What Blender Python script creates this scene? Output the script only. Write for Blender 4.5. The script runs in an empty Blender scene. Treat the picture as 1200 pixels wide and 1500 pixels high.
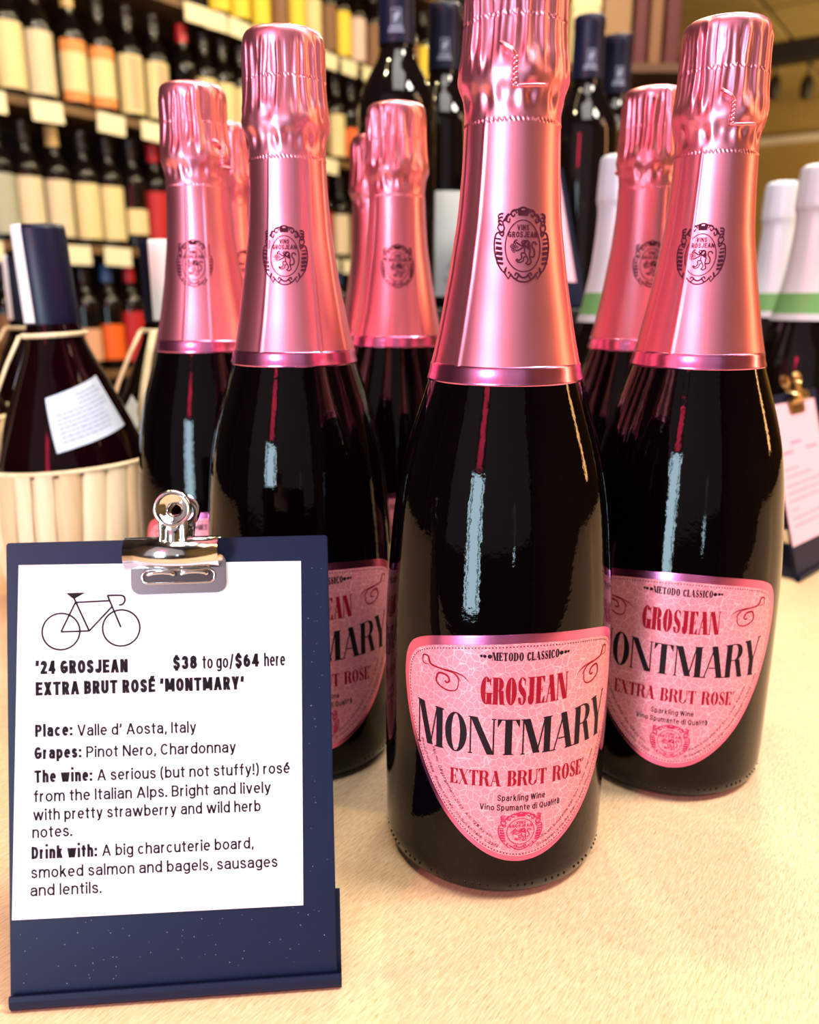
import bpy, bmesh, math, random
from mathutils import Vector, Matrix
from math import sin, cos, pi, sqrt, atan2, tan, radians
random.seed(7)
S = bpy.context.scene
COL = S.collection

# ------------------------------------------------------------------ camera
CAM_H, PITCH, FPX = 0.2188, 0.26222, 1186.0
cd = bpy.data.cameras.new('camera'); cam = bpy.data.objects.new('camera', cd); COL.objects.link(cam)
cam.location = (0, 0, CAM_H); cam.rotation_euler = (pi/2 - PITCH, 0, 0)
cd.sensor_fit = 'HORIZONTAL'; cd.sensor_width = 36; cd.lens = FPX/1200*36
cd.clip_start = 0.02; cd.clip_end = 60
cd.dof.use_dof = True; cd.dof.focus_distance = 0.290; cd.dof.aperture_fstop = 11.5
S.camera = cam

# ------------------------------------------------------------------ world, lights, exposure
S.view_settings.view_transform = 'Standard'; S.view_settings.look = 'None'
S.view_settings.gamma = 1; S.view_settings.use_curve_mapping = False
S.view_settings.exposure = -0.12
w = bpy.data.worlds.new('world'); S.world = w; w.use_nodes = True
w.node_tree.nodes['Background'].inputs[0].default_value = (0.75, 0.85, 1.0, 1)
w.node_tree.nodes['Background'].inputs[1].default_value = 0.6

DA = Vector((0.573, 0.819, 0)); DB = Vector((0.819, -0.573, 0))     # the shop's two axes (along the shelf wall, away from it)

def area(name, loc, target, sx, sy, power, col, spread=pi):
    d = bpy.data.lights.new(name, 'AREA'); d.shape = 'RECTANGLE'; d.size = sx; d.size_y = sy
    d.energy = power; d.color = col; d.spread = spread
    o = bpy.data.objects.new(name, d); COL.objects.link(o); o.location = loc
    o.rotation_euler = (Vector(target) - Vector(loc)).to_track_quat('-Z', 'Y').to_euler()
    return o
def room_pt(s, t, z): return Vector((-0.93, 2.29, 0)) + DA*s + DB*t + Vector((0, 0, z))    # s along the shelf wall, t away from it
# daylight through the shop window behind the camera (its openings are in wall_front)
FS = -2.72
area('window_daylight', room_pt(FS, 2.02, 0.16), room_pt(2, 2.02, 0.16), 0.42, 0.86, 40, (0.60, 0.86, 1.0))
area('awning_glow', room_pt(FS, 2.02, 0.88), room_pt(2, 2.02, 0.88), 0.17, 0.44, 19, (1.0, 0.02, 0.10))
area('shopfront_daylight', room_pt(FS, 2.9, 0.95), room_pt(2, 2.9, 0.95), 3.6, 2.0, 9, (1.0, 0.92, 0.96))
# side window and shop lamps, plus fills added over the table
area('fill_above_table', (0.15, -0.05, 1.95), (0.15, 0.25, 0.0), 0.9, 0.9, 27, (1.0, 0.95, 0.88))  # added fill without a fixture: lights table and labels, stays out of glass reflections
area('side_window_daylight', room_pt(FS, 3.45, 0.12), room_pt(2, 3.45, 0.12), 0.09, 0.55, 4, (0.6, 0.85, 1.0))
area('ceiling_lamp_right', (1.5, 0.2, 1.35), (0.2, 0.4, 0.1), 0.5, 0.5, 7, (1.0, 0.62, 0.40))
area('warm_strip_lamp', (1.35, 0.50, 0.62), (0.1, 0.36, 0.2), 0.09, 0.85, 6, (1.0, 0.48, 0.16))
area('table_fill_light', (0.9, 0.15, 1.75), (0.45, 0.25, 0.0), 0.35, 0.35, 34, (1.0, 0.94, 0.78))  # added fill, no lamp stands here; brightens the right of the table
area('back_lamp', (0.7, 1.9, 1.7), (0.2, 0.9, 0.2), 0.4, 0.4, 16, (1.0, 0.9, 0.75))

# ------------------------------------------------------------------ helpers
def at(px, py, Y):
    """world point at forward distance Y seen in the photograph's direction (px, py)"""
    a = (px-600)/FPX; u = -(py-750)/FPX
    d = Vector((a, cos(PITCH)+u*sin(PITCH), -sin(PITCH)+u*cos(PITCH)))
    return Vector((0, 0, CAM_H)) + d*(Y/d.y)
def link(o, parent=None):
    COL.objects.link(o)
    if parent is not None: o.parent = parent
    return o
def mesh_obj(name, verts, faces, mat, parent=None, smooth=False, mats=None, fmat=None):
    me = bpy.data.meshes.new(name); me.from_pydata([tuple(v) for v in verts], [], faces); me.update()
    for m in (mats or [mat]): me.materials.append(m)
    if fmat: me.polygons.foreach_set('material_index', fmat)
    if smooth: me.polygons.foreach_set('use_smooth', [True]*len(me.polygons))
    o = bpy.data.objects.new(name, me); return link(o, parent)
def bm_obj(name, bm, mat, parent=None, smooth=False):
    me = bpy.data.meshes.new(name); bm.normal_update(); bm.to_mesh(me); bm.free()
    me.materials.append(mat)
    if smooth: me.polygons.foreach_set('use_smooth', [True]*len(me.polygons))
    return link(bpy.data.objects.new(name, me), parent)
def empty(name, loc, rz=0, scale=1):
    o = bpy.data.objects.new(name, None); o.empty_display_size = 0.01; link(o)
    o.location = loc; o.rotation_euler = (0, 0, rz); o.scale = (scale,)*3
    return o
def tag(o, label=None, cat=None, group=None, kind=None):
    for k, v in (('label', label), ('category', cat), ('group', group), ('kind', kind)):
        if v: o[k] = v
    return o
def copy_tree(o, parent=None):
    c = o.copy(); COL.objects.link(c); c.parent = parent
    for ch in list(o.children): copy_tree(ch, c)
    return c
def box_bm(x0, y0, z0, x1, y1, z1, bev=0.0, bm=None):
    bm2 = bmesh.new(); bmesh.ops.create_cube(bm2, size=1)
    for v in bm2.verts:
        v.co = Vector(((x0+x1)/2+v.co.x*(x1-x0), (y0+y1)/2+v.co.y*(y1-y0), (z0+z1)/2+v.co.z*(z1-z0)))
    if bev: bmesh.ops.bevel(bm2, geom=bm2.edges[:], offset=bev, segments=2, affect='EDGES', profile=0.6)
    return bm2
def box(name, a, b, mat, parent=None, bev=0.0):
    return bm_obj(name, box_bm(*a, *b, bev), mat, parent)
def lathe(name, prof, n, mat, parent=None, fn=None, closed_bottom=True, closed_top=True, smooth=True):
    V = []; F = []
    for (r, z) in prof:
        for i in range(n):
            t = 2*pi*i/n
            rr, zz = (r, z) if fn is None else fn(r, z, t)
            V.append((rr*sin(t), -rr*cos(t), zz))
    for j in range(len(prof)-1):
        for i in range(n):
            a = j*n+i; b = j*n+(i+1) % n
            F.append((a, b, b+n, a+n))
    if closed_bottom: F.append(tuple(reversed(range(n))))
    if closed_top: F.append(tuple(range((len(prof)-1)*n, len(prof)*n)))
    return mesh_obj(name, V, F, mat, parent, smooth)
def tube_geo(pts, r, n=8, closed=False, flat=None, V=None, F=None):
    V = [] if V is None else V; F = [] if F is None else F
    P = [Vector(p) for p in pts]; m = len(P); base = len(V)
    for i, p in enumerate(P):
        a = P[(i-1) % m] if (closed or i > 0) else p
        b = P[(i+1) % m] if (closed or i < m-1) else p
        t = (b-a).normalized()
        up = Vector((0, 0, 1)) if abs(t.z) < 0.95 else Vector((0, 1, 0))
        s = t.cross(up).normalized(); q = s.cross(t)
        rr = r[i] if isinstance(r, (list, tuple)) else r
        for k in range(n):
            ang = 2*pi*k/n
            V.append(p + s*cos(ang)*rr + q*sin(ang)*rr*(flat or 1))
    for i in range(m if closed else m-1):
        j = (i+1) % m
        for k in range(n):
            l = (k+1) % n
            F.append((base+i*n+k, base+i*n+l, base+j*n+l, base+j*n+k))
    if not closed:
        F.append(tuple(base+k for k in reversed(range(n)))); F.append(tuple(base+(m-1)*n+k for k in range(n)))
    return V, F
def tube(name, pts, r, mat, parent=None, n=8, closed=False, flat=None):
    V, F = tube_geo(pts, r, n, closed, flat)
    return mesh_obj(name, V, F, mat, parent, True)
def interp(tab, z):
    for (r0, z0), (r1, z1) in zip(tab, tab[1:]):
        if z0 <= z <= z1 or z1 <= z <= z0:
            return r0 if z1 == z0 else r0+(r1-r0)*(z-z0)/(z1-z0)
    return tab[0][0] if (z < tab[0][1]) == (tab[0][1] < tab[-1][1]) else tab[-1][0]
def smooth_prof(tab, step):
    """Catmull-Rom through (r, z) points"""
    out = []
    for i in range(len(tab)-1):
        p0 = tab[max(0, i-1)]; p1 = tab[i]; p2 = tab[i+1]; p3 = tab[min(len(tab)-1, i+2)]
        n = max(1, int(math.hypot(p2[0]-p1[0], p2[1]-p1[1])/step))
        for k in range(n):
            t = k/n
            out.append(tuple(0.5*((2*b)+(-a+c)*t+(2*a-5*b+4*c-d)*t*t+(-a+3*b-3*c+d)*t**3) for a, b, c, d in zip(p0, p1, p2, p3)))
    out.append(tab[-1]); return out

# ------------------------------------------------------------------ materials
def mat(name, col, rough=0.5, metal=0.0, ior=1.5, spec=0.5, noise=None, bump=None, coat=0.0, trans=0.0, emit=None, sheen=0.0):
    m = bpy.data.materials.new(name); m.use_nodes = True; nt = m.node_tree; b = nt.nodes['Principled BSDF']
    b.inputs['Base Color'].default_value = (*col, 1); b.inputs['Roughness'].default_value = rough
    b.inputs['Metallic'].default_value = metal; b.inputs['IOR'].default_value = ior
    b.inputs['Specular IOR Level'].default_value = spec; b.inputs['Coat Weight'].default_value = coat
    b.inputs['Transmission Weight'].default_value = trans
    if emit: b.inputs['Emission Color'].default_value = (*emit[0], 1); b.inputs['Emission Strength'].default_value = emit[1]
    tc = nt.nodes.new('ShaderNodeTexCoord')
    if noise:      # (scale, colour2, (sx, sy, sz), detail)
        mp = nt.nodes.new('ShaderNodeMapping'); mp.inputs['Scale'].default_value = noise[2] if len(noise) > 2 else (1, 1, 1)
        if len(noise) > 4: mp.inputs['Rotation'].default_value = noise[4]
        n = nt.nodes.new('ShaderNodeTexNoise'); n.inputs['Scale'].default_value = noise[0]; n.inputs['Detail'].default_value = noise[3] if len(noise) > 3 else 4
        r = nt.nodes.new('ShaderNodeValToRGB'); r.color_ramp.elements[0].position = 0.35; r.color_ramp.elements[1].position = 0.65
        r.color_ramp.elements[0].color = (*col, 1); r.color_ramp.elements[1].color = (*noise[1], 1)
        nt.links.new(tc.outputs['Object'], mp.inputs[0]); nt.links.new(mp.outputs[0], n.inputs['Vector'])
        nt.links.new(n.outputs['Fac'], r.inputs[0]); nt.links.new(r.outputs[0], b.inputs['Base Color'])
    if bump:       # (scale, strength, distance, (sx,sy,sz))
        mp = nt.nodes.new('ShaderNodeMapping'); mp.inputs['Scale'].default_value = bump[3] if len(bump) > 3 else (1, 1, 1)
        n = nt.nodes.new('ShaderNodeTexNoise'); n.inputs['Scale'].default_value = bump[0]; n.inputs['Detail'].default_value = 3
        bp = nt.nodes.new('ShaderNodeBump'); bp.inputs['Strength'].default_value = bump[1]; bp.inputs['Distance'].default_value = bump[2]
        nt.links.new(tc.outputs['Object'], mp.inputs[0]); nt.links.new(mp.outputs[0], n.inputs['Vector'])
        nt.links.new(n.outputs['Fac'], bp.inputs['Height']); nt.links.new(bp.outputs[0], b.inputs['Normal'])
    return m
M = {}
M['glass'] = mat('dark_bottle_glass', (0.0012, 0.0004, 0.0008), 0.035, ior=1.29, bump=(420, 0.10, 0.0004))
M['glass2'] = mat('background_glass', (0.005, 0.003, 0.003), 0.04, ior=1.4)
M['foil'] = mat('pink_foil', (0.94, 0.31, 0.42), 0.36, 1.0, bump=(1400, 0.05, 0.0001))
M['band'] = mat('magenta_foil_band', (0.88, 0.26, 0.55), 0.24, 1.0)
M['label_edge'] = mat('magenta_label_edge', (0.82, 0.20, 0.46), 0.27, 1.0)
M['ink_black'] = mat('black_ink', (0.012, 0.006, 0.010), 0.6, spec=0.12)
M['ink_red'] = mat('crimson_ink', (0.30, 0.004, 0.018), 0.6, spec=0.12)
M['ink_emblem'] = mat('emblem_ink', (0.055, 0.006, 0.02), 0.6, spec=0.12)
M['ink_pink'] = mat('emblem_red_ink', (0.50, 0.02, 0.09), 0.6, spec=0.12)
M['paper'] = mat('card_paper', (0.90, 0.80, 0.90), 0.75)
M['navy'] = mat('navy_powder_coat', (0.004, 0.009, 0.036), 0.45, spec=0.2, bump=(900, 0.1, 0.0002))
M['dust'] = mat('dust', (0.35, 0.38, 0.48), 0.9)
M['chrome'] = mat('chrome', (0.80, 0.76, 0.76), 0.13, 1.0, bump=(1800, 0.12, 0.00008))
M['jaw_dark_reflection'] = mat('chrome_dark_reflection', (0.42, 0.38, 0.42), 0.22, 1.0, bump=(1500, 0.1, 0.0001))  # clip chrome for the jaw plate, its dark reflection put into the colour
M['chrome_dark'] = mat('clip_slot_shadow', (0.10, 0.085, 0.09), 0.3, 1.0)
M['brass'] = mat('brass_clip', (0.55, 0.38, 0.18), 0.3, 1.0)
M['raffia'] = mat('raffia', (0.62, 0.47, 0.24), 0.6, noise=(6, (0.80, 0.66, 0.42), (30, 30, 1), 3))
M['raffia_b'] = mat('raffia_light', (0.74, 0.60, 0.36), 0.6, noise=(6, (0.86, 0.74, 0.50), (30, 30, 1), 3))
M['raffia_c'] = mat('raffia_mid', (0.60, 0.44, 0.22), 0.6, noise=(6, (0.72, 0.56, 0.32), (30, 30, 1), 3))
M['raffia_d'] = mat('raffia_pale', (0.80, 0.68, 0.44), 0.6, noise=(6, (0.72, 0.58, 0.36), (30, 30, 1), 3))
M['cream'] = mat('cream_label', (0.80, 0.70, 0.45), 0.6)
M['tagpaper'] = mat('price_tag_paper', (0.90, 0.84, 0.58), 0.6)
M['wood_shelf'] = mat('shelf_wood', (0.12, 0.06, 0.02), 0.5, noise=(8, (0.22, 0.12, 0.045), (1, 1, 12), 4))
M['shelf_back'] = mat('shelf_back', (0.012, 0.008, 0.007), 0.7)
M['white_label'] = mat('white_label', (0.80, 0.86, 0.90), 0.55)
M['blue_white'] = mat('cool_white_label', (0.55, 0.66, 0.82), 0.6)
M['text_grey'] = mat('label_text_grey', (0.25, 0.30, 0.42), 0.6)
M['white_foil'] = mat('white_foil', (0.58, 0.66, 0.80), 0.4, 0.15)
M['green_foil'] = mat('green_foil_band', (0.13, 0.36, 0.13), 0.45)
M['navy_caps'] = mat('navy_capsule', (0.005, 0.007, 0.028), 0.4, spec=0.3)
M['caps_print'] = mat('capsule_print', (0.30, 0.36, 0.52), 0.5)
M['black_wood'] = mat('black_riser', (0.012, 0.010, 0.012), 0.5)

def table_material():
    m = bpy.data.materials.new('maple_table'); m.use_nodes = True; nt = m.node_tree; N = nt.nodes; L = nt.links
    b = N['Principled BSDF']; b.inputs['Roughness'].default_value = 0.42
    tc = N.new('ShaderNodeTexCoord')
    mr = N.new('ShaderNodeMapping'); mr.inputs['Rotation'].default_value = (0, 0, radians(-54))
    mp = N.new('ShaderNodeMapping'); mp.inputs['Scale'].default_value = (1.0, 8.0, 1)
    L.new(tc.outputs['Object'], mr.inputs[0]); L.new(mr.outputs[0], mp.inputs[0])
    n1 = N.new('ShaderNodeTexNoise'); n1.inputs['Scale'].default_value = 190; n1.inputs['Detail'].default_value = 5; n1.inputs['Distortion'].default_value = 0.5
    L.new(mp.outputs[0], n1.inputs['Vector'])
    n2 = N.new('ShaderNodeTexNoise'); n2.inputs['Scale'].default_value = 5; n2.inputs['Detail'].default_value = 3
    L.new(tc.outputs['Object'], n2.inputs['Vector'])
    r1 = N.new('ShaderNodeValToRGB'); r1.color_ramp.elements[0].position = 0.38; r1.color_ramp.elements[1].position = 0.62
    r1.color_ramp.elements[0].color = (0.66, 0.47, 0.29, 1); r1.color_ramp.elements[1].color = (0.78, 0.62, 0.43, 1)
    L.new(n1.outputs['Fac'], r1.inputs[0])
    r2 = N.new('ShaderNodeValToRGB'); r2.color_ramp.elements[0].position = 0.3; r2.color_ramp.elements[1].position = 0.7
    r2.color_ramp.elements[0].color = (0.93, 0.86, 0.80, 1); r2.color_ramp.elements[1].color = (1, 1, 0.98, 1)
    L.new(n2.outputs['Fac'], r2.inputs[0])
    mx = N.new('ShaderNodeMix'); mx.data_type = 'RGBA'; mx.blend_type = 'MULTIPLY'; mx.inputs[0].default_value = 1
    L.new(r1.outputs[0], mx.inputs[6]); L.new(r2.outputs[0], mx.inputs[7])
    # fine dark pores
    n3 = N.new('ShaderNodeTexNoise'); n3.inputs['Scale'].default_value = 260; n3.inputs['Detail'].default_value = 2
    L.new(mp.outputs[0], n3.inputs['Vector'])
    r3 = N.new('ShaderNodeValToRGB'); r3.color_ramp.elements[0].position = 0.30; r3.color_ramp.elements[1].position = 0.42
    r3.color_ramp.elements[0].color = (0.78, 0.64, 0.52, 1); r3.color_ramp.elements[1].color = (1, 1, 1, 1)
    L.new(n3.outputs['Fac'], r3.inputs[0])
    mx2 = N.new('ShaderNodeMix'); mx2.data_type = 'RGBA'; mx2.blend_type = 'MULTIPLY'; mx2.inputs[0].default_value = 1
    L.new(mx.outputs[2], mx2.inputs[6]); L.new(r3.outputs[0], mx2.inputs[7]); L.new(mx2.outputs[2], b.inputs['Base Color'])
    return m
M['table'] = table_material()

def lace_material():
    m = bpy.data.materials.new('lace_pink_paper'); m.use_nodes = True; nt = m.node_tree; N = nt.nodes; L = nt.links
    b = N['Principled BSDF']; b.inputs['Roughness'].default_value = 0.38; b.inputs['Metallic'].default_value = 0.15
    tc = N.new('ShaderNodeTexCoord')
    v = N.new('ShaderNodeTexVoronoi'); v.feature = 'DISTANCE_TO_EDGE'; v.inputs['Scale'].default_value = 330
    v2 = N.new('ShaderNodeTexVoronoi'); v2.feature = 'DISTANCE_TO_EDGE'; v2.inputs['Scale'].default_value = 520
    L.new(tc.outputs['Object'], v.inputs['Vector']); L.new(tc.outputs['Object'], v2.inputs['Vector'])
    mn = N.new('ShaderNodeMath'); mn.operation = 'MINIMUM'; L.new(v.outputs[0], mn.inputs[0]); 
    ad = N.new('ShaderNodeMath'); ad.operation = 'ADD'; ad.inputs[1].default_value = 0.02; L.new(v2.outputs[0], ad.inputs[0]); L.new(ad.outputs[0], mn.inputs[1])
    r = N.new('ShaderNodeValToRGB'); r.color_ramp.elements[0].position = 0.012; r.color_ramp.elements[1].position = 0.05
    r.color_ramp.elements[0].color = (0.88, 0.42, 0.48, 1); r.color_ramp.elements[1].color = (0.74, 0.22, 0.28, 1)
    L.new(mn.outputs[0], r.inputs[0]); L.new(r.outputs[0], b.inputs['Base Color'])
    return m
M['lace'] = lace_material()

# ------------------------------------------------------------------ flat print: strokes, Didone capitals, sans text
class Print:
    def __init__(s): s.P = []
    def poly(s, pts): s.P.append(pts)
    def rect(s, x0, y0, x1, y1):
        n = max(1, int(abs(x1-x0)/max(1e-9, abs(y1-y0))/2)) if abs(x1-x0) > abs(y1-y0) else 1
        n = min(n, 8)
        for i in range(n):
            a = x0+(x1-x0)*i/n; b = x0+(x1-x0)*(i+1)/n
            s.P.append([(a, y0), (b, y0), (b, y1), (a, y1)])
    def seg(s, xb, xt, w, y0=0.0, y1=1.0, n=5):
        for i in range(n):
            a, b = i/n, (i+1)/n
            p = xb+(xt-xb)*a; q = xb+(xt-xb)*b
            s.P.append([(p, y0+(y1-y0)*a), (p+w, y0+(y1-y0)*a), (q+w, y0+(y1-y0)*b), (q, y0+(y1-y0)*b)])
    def arc(s, cx, cy, rx, ry, tx, ty, a0=0, a1=360, n=None):
        n = n or max(6, int(abs(a1-a0)/15))
        for i in range(n):
            a = radians(a0+(a1-a0)*i/n); b = radians(a0+(a1-a0)*(i+1)/n)
            s.P.append([(cx+rx*cos(a), cy+ry*sin(a)), (cx+rx*cos(b), cy+ry*sin(b)), (cx+(rx-tx)*cos(b), cy+(ry-ty)*sin(b)), (cx+(rx-tx)*cos(a), cy+(ry-ty)*sin(a))])
    def disc(s, cx, cy, rx, ry=None, n=12):
        ry = ry or rx
        s.P.append([(cx+rx*cos(2*pi*i/n), cy+ry*sin(2*pi*i/n)) for i in range(n)])
    def stroke(s, pts, w):
        n = len(pts); L = []; R = []
        for i in range(n):
            a = pts[max(0, i-1)]; b = pts[min(n-1, i+1)]
            dx, dy = b[0]-a[0], b[1]-a[1]; l = math.hypot(dx, dy) or 1
            ww = (w[i] if isinstance(w, (list, tuple)) else w)/2
            L.append((pts[i][0]-dy/l*ww, pts[i][1]+dx/l*ww)); R.append((pts[i][0]+dy/l*ww, pts[i][1]-dx/l*ww))
        for i in range(n-1): s.P.append([R[i], R[i+1], L[i+1], L[i]])
    def curve(s, ctrl, w, step=6):
        """smooth stroke through control points; w may be (start, mid, end)"""
        pts = []
        for i in range(len(ctrl)-1):
            p0 = ctrl[max(0, i-1)]; p1 = ctrl[i]; p2 = ctrl[i+1]; p3 = ctrl[min(len(ctrl)-1, i+2)]
            for k in range(step):
                t = k/step
                pts.append(tuple(0.5*((2*b)+(-a+c)*t+(2*a-5*b+4*c-d)*t*t+(-a+3*b-3*c+d)*t**3) for a, b, c, d in zip(p0, p1, p2, p3)))
        pts.append(ctrl[-1])
        if isinstance(w, tuple):
            m = len(pts)-1; W = []
            for i in range(m+1):
                t = i/m
                W.append(w[0]+(w[1]-w[0])*t*2 if t < .5 else w[1]+(w[2]-w[1])*(t-.5)*2)
            w = W
        s.stroke(pts, w)
    def add(s, other, f):
        for p in other.P: s.P.append([f(*q) for q in p])
    def build(s, name, mat, parent, fmap):
        V = []; F = []
        for p in s.P:
            b = len(V)
            if abs(sum(p[i][0]*p[(i+1) % len(p)][1]-p[(i+1) % len(p)][0]*p[i][1] for i in range(len(p)))) < 1e-16: continue
            V += [fmap(*q) for q in p]; F.append(tuple(range(b, b+len(p))))
        return mesh_obj(name, V, F, mat, parent)

def glyph(ch, W, st, h=0.035, sf=0.05):
    """high-contrast serif capital: cell 0..W wide, 1 high"""
    g = Print()
    def stem(x, w=st, y0=0, y1=1, ls=sf, rs=sf, top=True, bot=True):
        g.rect(x, y0, x+w, y1)
        if top: g.rect(x-ls, y1-h, x+w+rs, y1)
        if bot: g.rect(x-ls, y0, x+w+rs, y0+h)
    hl = 0.05
    if ch == 'M':
        stem(0, hl); g.seg(W*0.5-st*0.5, hl*0.3, st, 0.02, 1); g.seg(W*0.5, W-st, hl, 0.02, 1); stem(W-st, st)
    elif ch == 'N':
        stem(0, hl); g.seg(W-st, hl*0.2, st, 0, 1); stem(W-hl, hl, bot=False)
    elif ch == 'O':
        g.arc(W/2, .5, W/2, .515, st, h, 0, 360, 28)
    elif ch == 'Q':
        g.arc(W/2, .5, W/2, .515, st, h, 0, 360, 28); g.seg(W*.85, W*.5, st*.6, -.15, .1)
    elif ch == 'T':
        stem(W/2-st/2, top=False); g.rect(0, 1-h, W, 1); g.seg(0, 0, h, .78, 1); g.seg(W-h, W-h, h, .78, 1)
        g.poly([(0, 1), (0, .80), (h, .80), (W*.22, 1)]); g.poly([(W, 1), (W-W*.22, 1), (W-h, .80), (W, .80)])
    elif ch == 'A':
        g.seg(hl*.5, W/2-hl*.6, hl, 0, 1); g.seg(W-st-hl*.5, W/2-st*.55, st, 0, 1); g.rect(W*.25, .30, W*.72, .30+h)
        g.rect(-sf, 0, hl+sf*1.6, h); g.rect(W-st-sf*1.6, 0, W+sf, h)
    elif ch in 'RPB':
        stem(0, rs=0)
        by = .5
        g.rect(st, 1-h, W*.5, 1); g.rect(st, by, W*.5, by+h)
        g.arc(W*.5, (1+by)/2, W*.45, (1-by)/2, st*.95, h, -90, 90, 12)
        if ch == 'R':
            g.seg(W-st*.9, W*.5, st*.95, 0.03, by+.02); g.rect(W-st*.9, 0, W+sf, h)
        if ch == 'B':
            g.rect(st, 0, W*.5, h); g.arc(W*.5, (by+h)/2, W*.5, (by+h)/2, st, h, -90, 90, 12)
    elif ch == 'D':
        stem(0, rs=0); g.rect(st, 1-h, W*.45, 1); g.rect(st, 0, W*.45, h); g.arc(W*.45, .5, W*.55, .5, st, h, -90, 90, 14)
    elif ch == 'Y':
        stem(W/2-st/2, y1=.5, top=False); g.seg(W/2-st/2, 0, st, .42, 1); g.seg(W/2+st*.2, W-hl, hl, .42, 1)
        g.rect(-sf, 1-h, st+sf, 1); g.rect(W-hl-sf, 1-h, W+sf, 1)
    elif ch == 'V':
        g.seg(W/2-st/2, 0, st, 0, 1); g.seg(W/2, W-hl, hl, 0, 1); g.rect(-sf, 1-h, st+sf, 1); g.rect(W-hl-sf, 1-h, W+sf, 1)
    elif ch == 'X':
        g.seg(W-st, 0, st, 0, 1); g.seg(0, W-hl, hl, 0, 1)
        for a, b in ((-sf*.5, hl+sf), (W-st-sf*.5, W+sf*.5)): g.rect(a, 0, b, h)
        for a, b in ((-sf*.5, st+sf*.5), (W-hl-sf, W+sf*.5)): g.rect(a, 1-h, b, 1)
    elif ch in 'EL':
        stem(0, rs=0); g.rect(st, 0, W, h); g.poly([(W, 0), (W, .25), (W-h, .25), (W*.6, 0)])
        if ch == 'E':
            g.rect(st, 1-h, W, 1); g.poly([(W, 1), (W*.6, 1), (W-h, .77), (W, .77)])
            g.rect(st, .5, W*.75, .5+h); g.rect(W*.75-h, .38, W*.75, .64)
    elif ch == 'I': stem((W-st)/2)
    elif ch == 'U':
        stem(0, y0=.3, bot=False); stem(W-hl, hl, y0=.3, bot=False); g.arc(W/2, .3, W/2, .315, st*.75, h, 180, 360, 14)
    elif ch == 'J':
        stem(W-st-sf, y0=.2, bot=False, ls=sf*2); g.arc(W*.45, .2, W*.55-sf, .22, st, h, 180, 360, 12); g.disc(st*.5+W*.02, .24, st*.5, st*.42)
    elif ch in 'CG':
        g.arc(W/2, .5, W/2, .515, st, h, 40, 180, 14); g.arc(W/2, .5, W/2, .515, st, h, 180, 318, 14)
        g.poly([(W*.93, .98), (W*.93, .70), (W*.93-h, .70), (W*.78, .9)])
        if ch == 'G': stem(W-st, y0=.0, y1=.42, bot=False, ls=sf*1.5)
        else: g.poly([(W*.93, .02), (W*.8, .10), (W*.93-h, .28), (W*.93, .28)])
    elif ch == 'S':
        g.arc(W/2, .745, W/2, .27, st*.6, h, 35, 180, 10); g.arc(W/2, .255, W/2, .27, st*.6, h, 180+35-35, 325, 10)
        g.curve([(st*.3, .745), (W*.3, .6), (W*.7, .4), (W-st*.3, .255)], (st*.6, st*1.05, st*.6)); 
        g.arc(W/2, .255, W/2, .27, st*.6, h, -60, 0, 5); 
        g.poly([(W*.9, .98), (W*.9, .72), (W*.9-h, .72), (W*.75, .92)]); g.poly([(W*.08, .02), (W*.22, .08), (W*.08+h, .28), (W*.08, .28)])
    return g
GW = dict(M=1.15, N=.95, O=.9, T=.85, A=.95, R=.9, Y=.9, G=.9, S=.68, J=.62, E=.72, X=.88, B=.82, U=.85, D=.92, C=.82, L=.7, I=.35, V=.9, P=.8, Q=.9)
def didone(text, width, height, cond, st, gap=0.12, center=True, h=0.035):
    """returns a Print with the text set at a given width and cap height (mm), baseline at y = 0"""
    out = Print(); x = 0; parts = []
    for ch in text:
        if ch == ' ': x += .42; continue
        if ch == "'": 
            g = Print(); g.poly([(.02, .78), (.07, .78), (.16, 1.02), (.04, 1.02)]); W = .1
        else: W = GW[ch]*cond; g = glyph(ch, W, st, h)
        parts.append((g, x)); x += W+gap
    tot = x-gap; k = width/tot
    for g, x0 in parts:
        out.add(g, lambda a, b, x0=x0: (((a+x0)-(tot/2 if center else 0))*k, b*height))
    return out
XH = .72
def _l(*a): return ('l',)+a
def _d(*a): return ('d',)+a
def _a(*a): return ('a',)+a
def _c(*p): return ('c', list(p))
_bowl = _a(.5, .36, .5, .36, 0, 360)
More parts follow.
